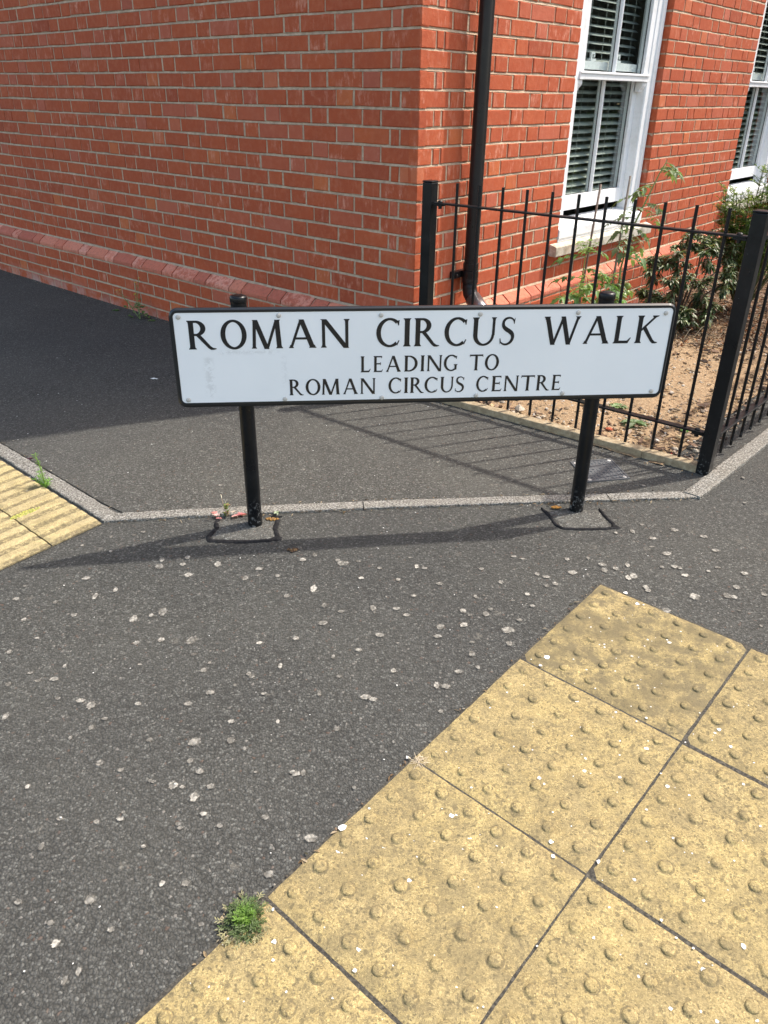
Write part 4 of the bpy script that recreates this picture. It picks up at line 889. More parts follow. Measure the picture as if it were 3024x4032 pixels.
def m_gum():
    m = new_mat('gum_marks', rough=.95, spec=.1); q = NG(m); n_ = q.n.new('ShaderNodeAttribute'); n_.attribute_name = 'tint'
    v = q.voro(115, out='Color'); sp = q.n.new('ShaderNodeSeparateColor'); q.l.new(v, sp.inputs[0]); d = q.voro(115)
    c = q.mix(q.ramp(sp.outputs[0], [(.15, .35), (.7, 1)]), (.08, .075, .065), n_.outputs['Color']); c = q.mix(q.math('MULTIPLY', q.ramp(d, [(.45, 0), (.8, 1)]), .5), c, (.05, .048, .043)); q.col(c)
    tr = q.n.new('ShaderNodeBsdfTransparent'); mx = q.n.new('ShaderNodeMixShader'); a = q.math('MULTIPLY', q.ramp(q.math('MULTIPLY', n_.outputs['Alpha'], q.math('ADD', .25, q.noise(170, 4, .75))), [(.16, 0), (.62, 1)]), .95)
    q.l.new(a, mx.inputs[0]); q.l.new(tr.outputs[0], mx.inputs[1]); q.l.new(q.b.outputs[0], mx.inputs[2]); q.l.new(mx.outputs[0], q.n['Material Output'].inputs[0]); q.bump(q.math('SUBTRACT', 1, d), .003, .8); return m
for u_, v_, r_ in GS:
    P = ray_ground(u_, v_); dep = (P-CAM).dot(fwd); r = min(.020, r_*dep/1683*1.4)*rs.uniform(.8, 1.15)
    k = rs.uniform(.6, 1.2); stain(b, P, r, (.38*k, .36*k, .315*k, 1), rs, .0062 if P.y > 2.47 else .0030)
for _ in range(330):
    P = V((rs.uniform(-2.2, 2.6), rs.uniform(.4, 3.4), 0)); 
    if (P-OT).dot(vT) > -.02 and (P-OT).dot(uT) > -.03: continue
    a_ = P-V((-.985, 2.4, 0))
    k = rs.uniform(.45, .8); stain(b, P, rs.uniform(.003, .010), (.38*k, .36*k, .315*k, 1), rs, .0062 if P.y > 2.47 else .0022)
tag(b.build('gum_stains', m_gum(), recalc=False), 'pale trodden gum marks and lichen spots scattered over the grey asphalt', 'stains', kind='stuff')
b = MB(); rs = random.Random(78)
for _ in range(620):                                  # white paint flecks and lichen on the slabs
    i_, j_ = rs.uniform(.01, 1.35), rs.uniform(.01, 2.0); P = OT+uT*i_+vT*j_; r = rs.choice((.0014, .0018, .0026, .0036, .0055 if rs.random() < .4 else .0022))
    k = rs.uniform(.75, 1); m_ = 7; vs = [(P.x+r*rs.uniform(.5, 1.2)*cos(2*pi*k_/m_), P.y+r*rs.uniform(.5, 1.2)*sin(2*pi*k_/m_), g(P.x, P.y)+.0066) for k_ in range(m_)]; b.add(vs, [tuple(range(m_))], (.78*k, .77*k, .73*k, 1))
for x, y in ((.70, .12), (.045, .2),):
    pass
for u_, v_, r in ((1351, 1284, 5), (1376, 1308, 5), (1181, 1423, 7), (740, 1792, 9), (975, 1766, 6), (1190, 1823, 5), (884, 1907, 5), (880, 1640, 4)):
    P = ray_ground(u_, v_); r = r*(P-CAM).dot(fwd)/1683; m_ = 9; b.add([(P.x+r*rs.uniform(.6, 1.2)*cos(2*pi*k_/m_), P.y+r*rs.uniform(.6, 1.2)*sin(2*pi*k_/m_), g(P.x, P.y)+.0068) for k_ in range(m_)], [tuple(range(m_))], (.82, .82, .80, 1))
for _ in range(260):                                  # tiny bright grit on asphalt
    P = V((rs.uniform(-2.2, 2.2), rs.uniform(.5, 4.4), 0)); r = rs.uniform(.0010, .0022)
    if (P-OT).dot(vT) > -.02 and (P-OT).dot(uT) > -.03: continue
    rock(b, V((P.x, P.y, g(P.x, P.y)+.0045)), r*1.1, (.75, .74, .70, 1), .5, rs)
tag(b.build('white_flecks', STONE, recalc=False), 'tiny white flecks and grit scattered over the paving', 'grit', kind='stuff')
PAPER = new_mat('paper', (.8, .8, .78), .8)
for u_, v_, L, lb in ((333, 821, .024, 'tiny white scrap lying alone on the dark path left of the sign'), (300, 661, .05, 'white crumpled scrap at the foot of the side wall'), (222, 640, .028, 'thin white scrap by the side wall, left of the crumpled one')):
    P = ray_ground(u_, v_); rs = random.Random(int(u_)); b = MB(); m_ = 12; vs = [(P.x, P.y, .012)]
    for k in range(m_): a = 2*pi*k/m_; rr = L*rs.uniform(.55, 1.1); vs.append((P.x+rr*cos(a), P.y+rr*.45*sin(a), .0045+rs.uniform(0, .006)))
    b.add(vs, [(0, k+1, (k+1) % m_+1) for k in range(m_)]); tag(b.build('paper_scrap', PAPER, recalc=False), lb, 'litter', 'white scraps on the path')

# ------------------------------------------------------------ plants
def blade(b, P, d, L, w_, col, droop=.3, up0=None, n=3, fold=.25):
    """simple pointed leaf, folded along its midrib"""
    d = V(d).normalized(); side = d.cross(V((0, 0, 1)))
    if side.length < .1: side = V((1, 0, 0))
    side.normalize(); vs = []; p = V(P); nn = side.cross(d).normalized()
    prof = {2: (.75, .8), 3: (.6, 1, .62), 4: (.5, .95, 1, .6)}[n]; vs.append(tuple(p)); dd = d.copy()
    for i, k in enumerate(prof):
        dd = (dd+V((0, 0, -droop/len(prof)))).normalized(); p = p+dd*(L/(n+1)); wv = side*w_*.5*k; up_ = nn*fold*w_*k
        vs += [tuple(p-wv+up_), tuple(p), tuple(p+wv+up_)]
    dd = (dd+V((0, 0, -droop/len(prof)))).normalized(); p = p+dd*(L/(n+1)); vs.append(tuple(p))
    fs = [(0, 2, 1), (0, 3, 2)]
    for i in range(n-1): a = 1+3*i; fs += [(a, a+1, a+4, a+3), (a+1, a+2, a+5, a+4)]
    a = 1+3*(n-1); fs += [(a, a+1, len(vs)-1), (a+1, a+2, len(vs)-1)]
    b.add(vs, fs, col)
def lobed(b, P, d, L, w_, col, rs, droop=.4):
    """tomato leaflet: toothed, lobed outline"""
    d = V(d).normalized(); side = d.cross(V((0, 0, 1))); side = side.normalized() if side.length > .1 else V((1, 0, 0)); up_ = side.cross(d).normalized()
    out = [(0, 0), (.10, .22), (.20, .46), (.28, .30), (.40, .50), (.50, .42), (.58, .28), (.70, .34), (.80, .16), (1, 0)]
    mid = []; L1 = []; L2 = []
    for x, y in out:
        p = V(P)+d*L*x+V((0, 0, -droop*L*x*x)); k = 1+rs.uniform(-.15, .15); L1.append(p+side*w_*y*k+up_*w_*.18*y); L2.append(p-side*w_*y*k+up_*w_*.18*y); mid.append(p)
    n_ = len(out); b.add(mid+L1+L2, [(i, i+1, n_+i+1, n_+i) for i in range(n_-1)]+[(i+1, i, 2*n_+i, 2*n_+i+1) for i in range(n_-1)], col)
def compound(bl, bs, P, d, L, rs, green, curl=.5, size=.05):
    d = V(d).normalized(); pts = [V(P)]; dd = d.copy(); n_ = 7
    for i in range(n_): dd = (dd+V((rs.uniform(-.08, .08), rs.uniform(-.08, .08), -curl/n_))).normalized(); pts.append(pts[-1]+dd*L/n_)
    bs.tube(pts, [.0022-.0014*i/n_ for i in range(n_+1)], 5, (.16, .24, .06, 1), caps=False)
    for i in range(2, n_+1):
        t = (pts[i]-pts[i-1]).normalized(); sd_ = t.cross(V((0, 0, 1))); sd_ = sd_.normalized() if sd_.length > .1 else V((1, 0, 0))
        s_ = size*(1.0 if i % 2 == 0 else .5)*rs.uniform(.8, 1.15)
        for sg in (1, -1):
            k = rs.uniform(.7, 1.3); c = (green[0]*k, green[1]*k, green[2]*k, 1); dv = (t*.5+sd_*sg*1.0+V((0, 0, rs.uniform(-.35, .15)))); lobed(bl, pts[i]+dv*.006, dv, s_, s_*.62, c, rs, rs.uniform(.1, .6))
    lobed(bl, pts[-1], (pts[-1]-pts[-2]), size*1.3, size*.8, (green[0], green[1], green[2], 1), rs, .5)
STEM = m_tint('stems', .7, .3, .001, 80, .3); WOOD = m_tint('cane', .8, .3, .001, 60, .4)
# stakes
for (P, Q, r, lb) in ((FR(1.02, .33, -.05), FR(1.07, .36, .925), .0062, 'thin brown cane behind the railings, leaning beside the shorter tomato plant'), (FR(1.405, .34, -.05), FR(1.41, .36, .945), .0068, 'grey wooden stake supporting the taller tomato plant in front of the window')):
    b = MB(); b.tube([P, P.lerp(Q, .35)+V((rj(.002), rj(.002), 0)), P.lerp(Q, .7), Q], [r, r*.97, r*.95, r*.9], 9, (.20, .145, .11, 1) if r < .0065 else (.25, .22, .18, 1)); tag(b.build('garden_cane', WOOD, smooth=True, recalc=False), lb, 'garden cane', 'canes in the garden bed')
rs = random.Random(4)
t1 = thing('tomato_plant', FR(.96, .38, 0), 'shorter tomato plant with bright green leaves beside the thin brown cane', 'tomato plant', 'tomato plants')
bl, bs = MB(), MB()
for (a, o, top, lean) in ((.94, .36, .60, (-.02, .04)), (1.02, .40, .44, (.05, .05)), (.90, .42, .40, (-.07, .02))):
    P = FR(a, o, 0); pts = [P+DR*lean[0]*k/5+NR*lean[1]*k/5+V((rs.uniform(-.006, .006), rs.uniform(-.006, .006), top*k/5)) for k in range(6)]; bs.tube(pts, [.006, .0055, .005, .0045, .004, .002], 7, (.20, .28, .08, 1), caps=False)
    for k in range(13):
        q_ = pts[1+int(k/13*4.5)].lerp(pts[min(5, 2+int(k/13*4.5))], rs.random()); an = rs.uniform(0, 2*pi); compound(bl, bs, q_, (cos(an), sin(an), rs.uniform(.1, .9)), rs.uniform(.09, .16), rs, (.095, .19, .05) if rs.random() < .8 else (.18, .26, .06), .9, rs.uniform(.036, .056))
    for k in range(5): an = rs.uniform(0, 2*pi); compound(bl, bs, pts[-1], (cos(an)*.7, sin(an)*.7, 1), rs.uniform(.05, .09), rs, (.18, .28, .07), .5, .034)
bs.build('stem', STEM, t1, smooth=True, recalc=False); bl.build('foliage', LEAF, t1, recalc=False)
for (a, o, z) in ((1.02, .44, .53), (.97, .50, .36), (.98, .46, .42)):
    b = MB()
    for k in range(5): an = k*1.257; blade(b, FR(a, o, z), (cos(an), sin(an), .25), .011, .005, (.75, .6, .03, 1), .3, n=2)
    b.build('flower', LEAF, t1, recalc=False)
t2 = thing('tomato_plant', FR(1.43, .37, 0), 'taller sparse tomato plant with green fruit, tied to the grey stake before the window', 'tomato plant', 'tomato plants')
bl, bs = MB(), MB(); rs = random.Random(9)
main = [FR(1.42, .38, 0), FR(1.43, .36, .15), FR(1.42, .39, .30), FR(1.44, .37, .45), FR(1.43, .39, .58), FR(1.47, .40, .70), FR(1.54, .42, .83), FR(1.60, .44, .95), FR(1.63, .46, 1.02)]
bs.tube(main, [.0065, .0065, .006, .0055, .0055, .005, .0045, .0035, .002], 8, (.20, .26, .09, 1), caps=False)
def tl(i, f, vec, L, size, gr=(.085, .15, .05), curl=.9): compound(bl, bs, main[i].lerp(main[i+1], f), vec, L, rs, gr, curl, size)
for i in range(8):
    for k in range(3 if i < 7 else 4):
        an = rs.uniform(0, 2*pi); L = rs.uniform(.10, .17) if i < 7 else .10; tl(i, rs.random(), (cos(an), sin(an), rs.uniform(.0, .6)), L, rs.uniform(.030, .046), (.12, .18, .08) if i > 3 else (.09, .18, .05), 1.1)
for v_, i, L in ((DR*-1+V((0, 0, .5)), 5, .20), (DR*-1+V((0, 0, .1)), 4, .16), (DR+V((0, 0, .3)), 3, .20), (DR+V((0, 0, .1)), 2, .18), (DR+V((0, 0, .15)), 5, .20), (DR+V((0, 0, .2)), 7, .14), (DR-V((0, 0, .05)), 4, .17), (DR*-.8+NR*.5+V((0, 0, .2)), 2, .18)): tl(i, .5, v_, L, .040, (.14, .20, .10))
bs.build('stem', STEM, t2, smooth=True, recalc=False); bl.build('foliage', LEAF, t2, recalc=False)
FRU = new_mat('green_fruit', (.20, .26, .05), .3)
for a, o, z, r in ((1.40, .43, .575, .017), (1.41, .42, .525, .016), (1.36, .42, .36, .022), (1.43, .43, .365, .021), (1.38, .44, .32, .019), (1.42, .44, .33, .018)):
    b = MB(); b.lathe([(r*sin(pi*k/10)+1e-4, -r*cos(pi*k/10)*.92) for k in range(11)], FR(a, o, z), n=14); b.build('fruit', FRU, t2, smooth=True)

# broad-leaved shrub with pale edged drooping leaves
def shrub(name, label, cat, centres, nleaf, Lr, wr, cols, trunk, seed, droop=.8, mat=GLOSSLEAF, twig=(.10, .07, .05, 1)):
    rs = random.Random(seed); o = thing(name, trunk, label, cat); bl, bs = MB(), MB()
    for (P, rad) in centres:
        base = V(trunk)+V((rs.uniform(-.05, .05), rs.uniform(-.05, .05), 0)); mid = base.lerp(P, .5)+V((rs.uniform(-.04, .04), rs.uniform(-.04, .04), .04)); bs.tube([base, mid, P], [.008, .006, .003], 6, twig, caps=False)
        for k in range(7):
            v_ = V((rs.gauss(0, 1), rs.gauss(0, 1), rs.gauss(.2, .8))).normalized(); T_ = P+v_*rad*rs.uniform(.55, 1.05); m_ = P.lerp(T_, .5)+V((0, 0, .01)); bs.tube([P, m_, T_], [.003, .0025, .0015], 5, twig, caps=False)
            nn = int(nleaf/7)
            for q_ in range(nn):
                f = rs.uniform(.35, 1); B_ = P.lerp(T_, f)+V((rs.gauss(0, .006), rs.gauss(0, .006), rs.gauss(0, .006))); an = rs.uniform(0, 2*pi); d = (v_*.5+V((cos(an), sin(an), rs.uniform(-.3, .7)))).normalized()
                c = rs.choice(cols); kk = rs.uniform(.7, 1.3); blade(bl, B_, d, rs.uniform(*Lr), rs.uniform(*wr), (c[0]*kk, c[1]*kk, c[2]*kk, 1), droop*rs.uniform(.5, 1.5), n=3)
    bs.build('branches', STEM, o, smooth=True, recalc=False); bl.build('foliage', mat, o, recalc=False); return o
rs = random.Random(12); cen = []
for s_, o_, z_, r_ in ((1.95, .35, .20, .11), (2.00, .50, .30, .12), (2.10, .45, .42, .12), (2.25, .55, .46, .12), (2.15, .62, .26, .12), (2.30, .40, .50, .11), (2.45, .55, .47, .12), (2.35, .70, .30, .12), (1.98, .58, .12, .09), (2.55, .42, .50, .11), (2.05, .34, .36, .10), (2.6, .60, .40, .12), (2.12, .70, .14, .09), (1.90, .46, .10, .08)): cen.append((FR(s_, o_, z_), r_))
g1 = [(.035, .065, .022), (.05, .09, .03), (.09, .13, .045), (.18, .21, .09), (.28, .30, .17), (.07, .10, .03), (.10, .055, .025), (.045, .075, .03)]
shrub('garden_shrub', 'low dense shrub with narrow pale edged leaves beside the brick wall', 'shrub', cen, 330, (.035, .065), (.012, .020), g1, FR(2.2, .52, 0), 14)
# feathery evergreen
rs = random.Random(15); oc = thing('feathery_evergreen', FR(2.85, .66, 0), 'upright feathery evergreen bush with fine mossy green shoots at the right edge', 'shrub'); bl, bs = MB(), MB()
for k in range(110):
    an = rs.uniform(0, 2*pi); rr = rs.uniform(.03, .25); base = FR(2.85, .66, 0)+V((cos(an)*.03, sin(an)*.03, .02)); rr *= 1.15; top = FR(2.85, .66, 0)+V((cos(an)*rr, sin(an)*rr, rs.uniform(.42, .95)*(1.05-.75*rr))); m_ = base.lerp(top, .5)+V((cos(an)*.03, sin(an)*.03, .03)); bs.tube([base, m_, top], [.0045, .003, .0015], 5, (.09, .10, .04, 1), caps=False)
    for q_ in range(16):
        f = rs.uniform(.3, 1)**.7; c = base.lerp(m_, f*2) if f < .5 else m_.lerp(top, f*2-1); a2 = rs.uniform(0, 2*pi); ax = V((cos(a2), sin(a2), rs.uniform(.1, .9))).normalized(); L_ = rs.uniform(.035, .075); tip = c+ax*L_; bs.tube([c, tip], [.0014, .001], 4, (.09, .15, .03, 1), caps=False)
        cc = rs.choice(((.10, .17, .035), (.14, .22, .04), (.22, .28, .06), (.06, .12, .03)))
        for z_ in range(14):
            P = c.lerp(tip, z_/13); a3 = rs.uniform(0, 2*pi); kk = rs.uniform(.7, 1.3); blade(bl, P, ax*.55+V((cos(a3), sin(a3), .15)), rs.uniform(.016, .028), .0080, (cc[0]*kk, cc[1]*kk, cc[2]*kk, 1), .1, n=2)
bs.build('branches', STEM, oc, smooth=True, recalc=False); bl.build('foliage', LEAF, oc, recalc=False)
# dead leaves and twigs under the shrubs
b = MB(); rs = random.Random(16)
for _ in range(2600):
    s_, o_ = rs.uniform(1.7, 3.3), rs.uniform(.05, 1.05); P = FR(s_, o_, .012+abs(rs.gauss(0, .035))*max(0, 1-abs(s_-2.35)/.8)); 
    if not inbed(V((P.x, P.y, 0))): continue
    c = rs.choice(((.13, .065, .03), (.20, .11, .05), (.08, .045, .025), (.28, .19, .11), (.24, .09, .03))); an = rs.uniform(0, 2*pi); blade(b, P, (cos(an), sin(an), rs.uniform(-.1, .5)), rs.uniform(.02, .05), rs.uniform(.004, .014), (*c, 1), rs.uniform(.2, 1.5), n=3, fold=.4)
for _ in range(90):
    P = FR(rs.uniform(1.75, 2.9), rs.uniform(.2, .95), .02); an = rs.uniform(0, 2*pi); L = rs.uniform(.06, .18); d = V((cos(an), sin(an), rs.uniform(0, .5))); m_ = P+d*L*.5+V((0, 0, .02)); b.tube([P, m_, P+d*L], [.0016, .0014, .0007], 4, (.30, .24, .16, 1), caps=False)
tag(b.build('leaf_litter', BARK, recalc=False), 'dead brown leaves and dry twigs under the shrubs', 'leaf litter', kind='stuff')

b = MB(); rs = random.Random(91)
def bits(n_, A, B_, wd, nn):
    for _ in range(n_):
        P = A.lerp(B_, rs.random())+nn*abs(rs.gauss(0, wd)); P = V((P.x, P.y, g(P.x, P.y)+.006))
        if rs.random() < .5: rock(b, P, rs.uniform(.001, .0035), rs.choice(((.05, .04, .03, 1), (.10, .08, .06, 1), (.30, .27, .22, 1), (.16, .11, .07, 1))), .6, rs)
        else: an = rs.uniform(0, 2*pi); blade(b, P, (cos(an), sin(an), rs.uniform(0, .3)), rs.uniform(.008, .024), rs.uniform(.002, .007), rs.choice(((.13, .08, .04, 1), (.22, .16, .09, 1), (.08, .07, .04, 1), (.30, .24, .16, 1))), .5, n=2)
bits(420, FL(.1, .06, 0), FL(5, .06, 0), .022, NL); bits(120, EA, EB, .02, V((-.63, -.77, 0))); bits(160, V((-.99, 2.402, 0)), V((1.17, 2.595, 0)), .006, V((.09, -1, 0))); bits(120, V((-.95, 2.463, 0)), V((-3.4, 4.60, 0)), .006, V((.656, .755, 0)))
bits(90, V((-.95, 2.466, 0)), V((1.16, 2.66, 0)), .006, V((-.09, 1, 0))); bits(70, OT, OT+vT*2, .004, -uT)
tag(b.build('fine_debris', BARK, recalc=False), 'fine grit and dry bits gathered along the wall foot and edgings', 'debris', kind='stuff')

# small weeds
def rosette(name, P, label, n_, L, w_, cols, seed, rise=.35, h=0, cat='weed', lob=False):
    rs = random.Random(seed); o = thing(name, P, label, cat); b = MB()
    for k in range(n_):
        an = rs.uniform(0, 2*pi); c = rs.choice(cols); kk = rs.uniform(.75, 1.25); B_ = V(P)+V((0, 0, rs.uniform(0, h))); cc = (c[0]*kk, c[1]*kk, c[2]*kk, 1)
        if lob: lobed(b, B_, (cos(an), sin(an), rs.uniform(rise*.3, rise*1.6)), L*rs.uniform(.6, 1.1), w_, cc, rs, .5)
        else: blade(b, B_, (cos(an), sin(an), rs.uniform(rise*.3, rise*1.6)), L*rs.uniform(.6, 1.15), w_*rs.uniform(.7, 1.2), cc, .6)
    b.build('leaves', LEAF, o, recalc=False); return o
rosette('thistle_weed', ray_ground(1335, 882)+V((0, 0, .012)), 'small thistle-like weed growing on bare soil behind the lower rail', 13, .065, .030, [(.16, .24, .10), (.24, .33, .17)], 41, .4, lob=True)
rosette('thistle_weed', ray_ground(1368, 918)+V((0, 0, .012)), 'spreading grey green weed on sandy soil, just right of the right sign post', 20, .085, .040, [(.12, .20, .08), (.20, .27, .15), (.26, .32, .20)], 42, .45, lob=True)
rosette('broadleaf_weed', FR(.28, 1.16, .012)+V((.14, .02, 0)), 'small green seedling beside the near railing post', 8, .035, .020, [(.07, .17, .03)], 43, .6, lob=True)
P = ray_ground(100, 1055); o = thing('kerb_weed', P, 'bright green upright sprig growing from the joint between kerb and ribbed slabs', 'weed'); b = MB(); bs = MB(); rs = random.Random(44)
for k in range(7):
    an = rs.uniform(0, 2*pi); H_ = rs.uniform(.05, .135) if k > 1 else .14; top = P+V((-.02 if k < 3 else cos(an)*.035, .01 if k < 3 else sin(an)*.03, H_ if k < 3 else H_*.35)); bs.tube([P, P.lerp(top, .5)+V((rs.uniform(-.006, .006), 0, .004)), top], [.0015, .0013, .0008], 5, (.2, .32, .06, 1), caps=False)
    for q_ in range(26): a2 = rs.uniform(0, 2*pi); c = P.lerp(top, rs.uniform(.15, 1)); kk = rs.uniform(.8, 1.3); blade(b, c, (cos(a2), sin(a2), .7), rs.uniform(.012, .022), .0035, (.14*kk, .30*kk, .035*kk, 1), .2, n=2)
bs.build('stem', STEM, o, recalc=False); b.build('leaves', LEAF, o, recalc=False)
P = ray_ground(60, 995); rosette('dark_weed', P+V((0, 0, .006)), 'flat dark purple weed on the left kerb', 11, .028, .012, [(.09, .025, .045), (.06, .02, .035)], 45, .25)
P = ray_ground(490, 1117); o = thing('red_leaved_weed', P, 'weed with pinkish red round leaves and a green centre at the left sign post', 'weed'); b = MB(); rs = random.Random(46); bs = MB()
for (u_, v_, L, c) in ((-.055, .01, .035, (.62, .26, .24)), (-.045, -.002, .03, (.75, .50, .45)), (.05, .004, .040, (.55, .20, .20)), (.075, .006, .034, (.42, .14, .13)), (.035, -.006, .026, (.70, .38, .34)), (-.025, -.02, .026, (.60, .24, .24)), (.02, .012, .024, (.62, .50, .42))):
    Q = P+V((u_*.5, v_, .006)); lobed(b, Q, (u_, v_+.002, .012), L, L*.62, (*c, 1), rs, .1)
for k in range(26): an = rs.uniform(0, 2*pi); lobed(b, P+V((0, 0, rs.uniform(.002, .05))), (cos(an), sin(an), .7), rs.uniform(.012, .022), .010, (rs.choice(((.13, .20, .05), (.25, .25, .08), (.10, .16, .04), (.35, .2, .12)))+(1,)), rs, .3)
for k in range(3): top = P+V((.012*(k-1), .0, .075-.02*k)); bs.tube([P, top], [.0012, .0008], 4, (.4, .3, .2, 1), caps=False); lobed(b, top, (.3*(k-1)+.2, 0, .8), .020, .010, (.72, .66, .60, 1), rs, .1)
bs.build('stem', STEM, o, recalc=False); b.build('leaves', LEAF, o, recalc=False)
rosette('seedling', ray_ground(598, 1112)+V((0, 0, .008)), 'tiny grey green seedling at the right side of the left sign post', 7, .020, .012, [(.20, .27, .14), (.35, .4, .28)], 47, .5, lob=True)
# tuft in the foreground between asphalt and slab
P = ray_ground(530, 1990); o = thing('green_weed_tuft', P, 'dense low green weed tuft growing between the asphalt and the yellow slabs in the foreground', 'weed'); b = MB(); rs = random.Random(48)
for k in range(300):
    an = rs.uniform(0, 2*pi); rr = abs(rs.gauss(0, .021)); rr = min(rr, .040); B_ = P+V((cos(an)*rr, sin(an)*rr*1.1, rs.uniform(.002, .020)*(1-rr/.06))); d = V((cos(an)+rs.gauss(0, .5), sin(an)+rs.gauss(0, .5), rs.uniform(.1, .9)*(1.2-rr/.05))).normalized()
    kk = rs.uniform(.6, 1.3); c = (.105*kk, .15*kk, .055*kk, 1) if rr > .010 else (.15*kk, .26*kk, .045*kk, 1)
    if rr > .034: c = (.30*kk, .28*kk, .16*kk, 1)
    L = rs.uniform(.010, .020); pts = B_+d*L
    blade(b, B_, d, L, .0034, c, .4, n=2)
    for q_ in range(4):
        sd_ = d.cross(V((0, 0, 1))).normalized()*(1 if q_ % 2 else -1); blade(b, B_.lerp(pts, .35+.15*q_), (d*.8+sd_*.8+V((0, 0, .2))), L*.5, .0028, c, .2, n=2)
b.build('leaves', LEAF, o, recalc=False)
b = MB()
for k in range(150): an = rs.uniform(pi*.6, 2.3*pi); rr = rs.uniform(.028, .046); B_ = P+V((cos(an)*rr, sin(an)*rr, .004)); a2 = rs.uniform(0, 2*pi); blade(b, B_, (cos(a2), sin(a2), .1), rs.uniform(.006, .014), .0022, (rs.choice(((.52, .43, .30), (.38, .30, .18), (.25, .24, .12)))+(1,)), .3, n=2)
b.build('dead_fringe', BARK, o, recalc=False)
P = ray_ground(905, 1648); b = MB(); rs = random.Random(49)
for k in range(60): an = rs.uniform(0, 2*pi); a2 = rs.uniform(0, 2*pi); B_ = P+V((cos(an), sin(an), 0))*rs.uniform(0, .016)+V((0, 0, .008)); blade(b, B_, (cos(a2), sin(a2), rs.uniform(0, .6)), rs.uniform(.010, .026), .0013, (.55, .46, .33, 1), .5, n=2)
tag(b.build('dry_straw', BARK, recalc=False), 'wisp of dry straw coloured grass at the edge joint of the yellow slabs', 'dead grass')
# moss on the ribbed slabs and orange moss by the posts
def moss(P, rx, ry, n_, cols, lb, seed, an=0):
    rs = random.Random(seed); b = MB()
    for k in range(n_):
        a = rs.uniform(0, 2*pi); r = sqrt(rs.random()); x, y = r*rx*cos(a), r*ry*sin(a); Q = V((P.x+x*cos(an)-y*sin(an), P.y+x*sin(an)+y*cos(an), 0)); c = rs.choice(cols); rock(b, V((Q.x, Q.y, g(Q.x, Q.y)+P.z)), rs.uniform(.002, .005), (*c, 1), .8, rs)
    tag(b.build('moss_patch', BARK, recalc=False), lb, 'moss')
moss(ray_ground(55, 1115)+V((0, 0, .045)), .055, .014, 170, [(.38, .36, .08), (.28, .30, .07), (.46, .42, .14)], 'yellow green moss between the ribbed slabs', 51, radians(47))
moss(V((-.395, 2.412, .006)), .022, .008, 60, [(.28, .15, .04), (.20, .12, .05)], 'rusty moss beside the left sign post', 52)
moss(V((.625, 2.508, .006)), .018, .007, 50, [(.36, .17, .03), (.25, .13, .04)], 'orange moss at the kerb left of the right sign post', 53)
moss(V((-.30, 2.215, .004)), .018, .010, 22, [(.07, .04, .025), (.16, .10, .05)], 'small brown clump on the asphalt below the left patch', 54)
P = ray_ground(303, 690); o = thing('wall_weed', P, 'straggly green weed with yellow flowers at the foot of the side wall', 'weed'); b, bs, fl = MB(), MB(), MB(); rs = random.Random(55)
for k in range(34): an = rs.uniform(0, 2*pi); lobed(b, P+V((rs.gauss(0, .04), rs.gauss(0, .02), rs.uniform(.0, .10))), (cos(an), sin(an), .6), rs.uniform(.025, .045), .024, rs.choice(((.09, .17, .05, 1), (.14, .22, .07, 1), (.2, .25, .12, 1))), rs, .3)
for k in range(5):
    top = P+V((rs.uniform(-.14, .02), rs.uniform(-.02, .06), rs.uniform(.14, .27))); bs.tube([P, P.lerp(top, .5)+V((rs.uniform(-.02, .02), 0, .02)), top], [.002, .0015, .001], 5, (.2, .28, .1, 1), caps=False)
    for q_ in range(6): an = rs.uniform(0, 2*pi); blade(b, P.lerp(top, rs.uniform(.3, .95)), (cos(an), sin(an), .4), .028, .009, (.15, .22, .08, 1), .5)
    fl = MB()
    for q_ in range(5): blade(fl, top, (cos(q_*1.26), sin(q_*1.26), .3), .011, .006, (.75, .52, .04, 1), .2, n=2)
    fl.build('flower', LEAF, o, recalc=False)
bs.build('stem', STEM, o, recalc=False); b.build('leaves', LEAF, o, recalc=False)
rosette('wall_weed', ray_ground(250, 672)+V((0, 0, .006)), 'small flat green weed where the side wall meets the path, left of the flowering one', 9, .035, .022, [(.10, .19, .06)], 56, .4, lob=True)
rosette('wall_weed', ray_ground(328, 694)+V((0, 0, .006)), 'little rounded green weed between the flowering weed and the sign corner', 9, .030, .022, [(.10, .19, .06), (.2, .27, .1)], 57, .4, lob=True)

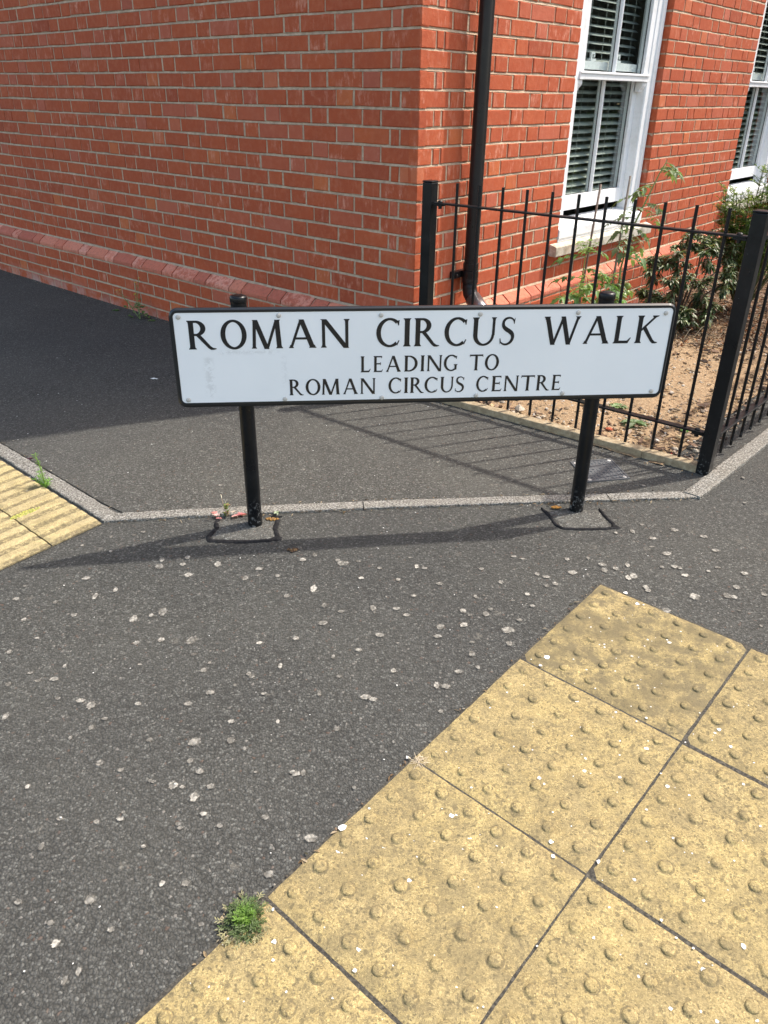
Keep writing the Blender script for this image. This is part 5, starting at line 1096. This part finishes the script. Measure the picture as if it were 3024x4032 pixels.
# hedge and trees across the way, seen mirrored in the glass
rs = random.Random(60); HO = V((9.2, 8.8, 0)); D_ = V((-.45, .89, 0)).normalized(); Nn = V((.89, .45, 0)).normalized()
hd = thing('green_hedge', HO, 'clipped green hedge opposite, seen as a reflection in the lower window panes', 'hedge'); b = MB(); hb = MB()
hb.add([HO+D_*a+Nn*o_+V((0, 0, z)) for a in (-8, 7) for o_, z in ((0.15, 0), (.15, 1.05), (.9, 1.1), (.9, 0))], [(0, 1, 5, 4), (1, 2, 6, 5), (2, 3, 7, 6), (0, 3, 2, 1), (4, 5, 6, 7)])
for _ in range(7000):
    z = rs.uniform(0, 1.2); P = HO+D_*rs.uniform(-8, 7)+Nn*rs.gauss(.08, .06)+V((0, 0, z)); an = rs.uniform(0, 2*pi); kk = rs.uniform(.5, 1.5); blade(b, P, (cos(an), sin(an), rs.uniform(-.3, .8)), .10, .06, (.13*kk, .20*kk, .03*kk, 1), .4, n=2)
hb.build('branches', new_mat('hedge_dark', (.035, .06, .015), .9), hd); b.build('foliage', LEAF, hd, recalc=False)
for a_, h_, lb in ((-5.5, 5.6, 'dark leafy tree opposite, reflected at the left of the upper window panes'), (-1.2, 6.2, 'tall dark leafy tree opposite, reflected in the middle of the upper window panes'), (3.4, 5.8, 'dark leafy tree opposite, reflected at the right of the upper window panes')):
    B_ = HO+D_*a_+Nn*2.6; tr = thing('leafy_tree', B_, lb, 'tree', 'trees opposite'); b = MB(); tk = MB()
    tk.tube([B_, B_+V((.05, 0, 1.4)), B_+V((0, .1, h_*.75))], [.16, .12, .05], 9, (.10, .08, .06, 1))
    for _ in range(14): an = rs.uniform(0, 2*pi); z0_ = rs.uniform(.9, h_*.6); p_ = B_+V((0, 0, z0_)); tk.tube([p_, p_+V((cos(an)*.8, sin(an)*.8, .5)), p_+V((cos(an)*1.5, sin(an)*1.5, 1.1))], [.05, .035, .015], 6, (.10, .08, .06, 1))
    cr_ = [V((rs.gauss(0, 1), rs.gauss(0, 1), rs.gauss(0, 1))).normalized() for _ in range(1)]
    b.lathe([(max(.02, 2.1*sin(pi*k_/12)), -h_*.40*cos(pi*k_/12)) for k_ in range(13)], B_+V((0, 0, h_*.53)), n=16, col=(.02, .032, .011, 1))
    for _ in range(9000):
        v_ = V((rs.gauss(0, 1), rs.gauss(0, 1), rs.gauss(0, 1))).normalized()*rs.random()**.30; P = B_+V((v_.x*2.7, v_.y*2.3, h_*.53+v_.z*h_*.47)); an = rs.uniform(0, 2*pi); kk = rs.uniform(.4, 1.4); blade(b, P, (cos(an), sin(an), rs.uniform(-.5, .5)), .26, .17, (.035*kk, .055*kk, .018*kk, 1), .4, n=2)
    tk.build('trunk', STEM, tr, smooth=True, recalc=False); b.build('crown', LEAF, tr, recalc=False)
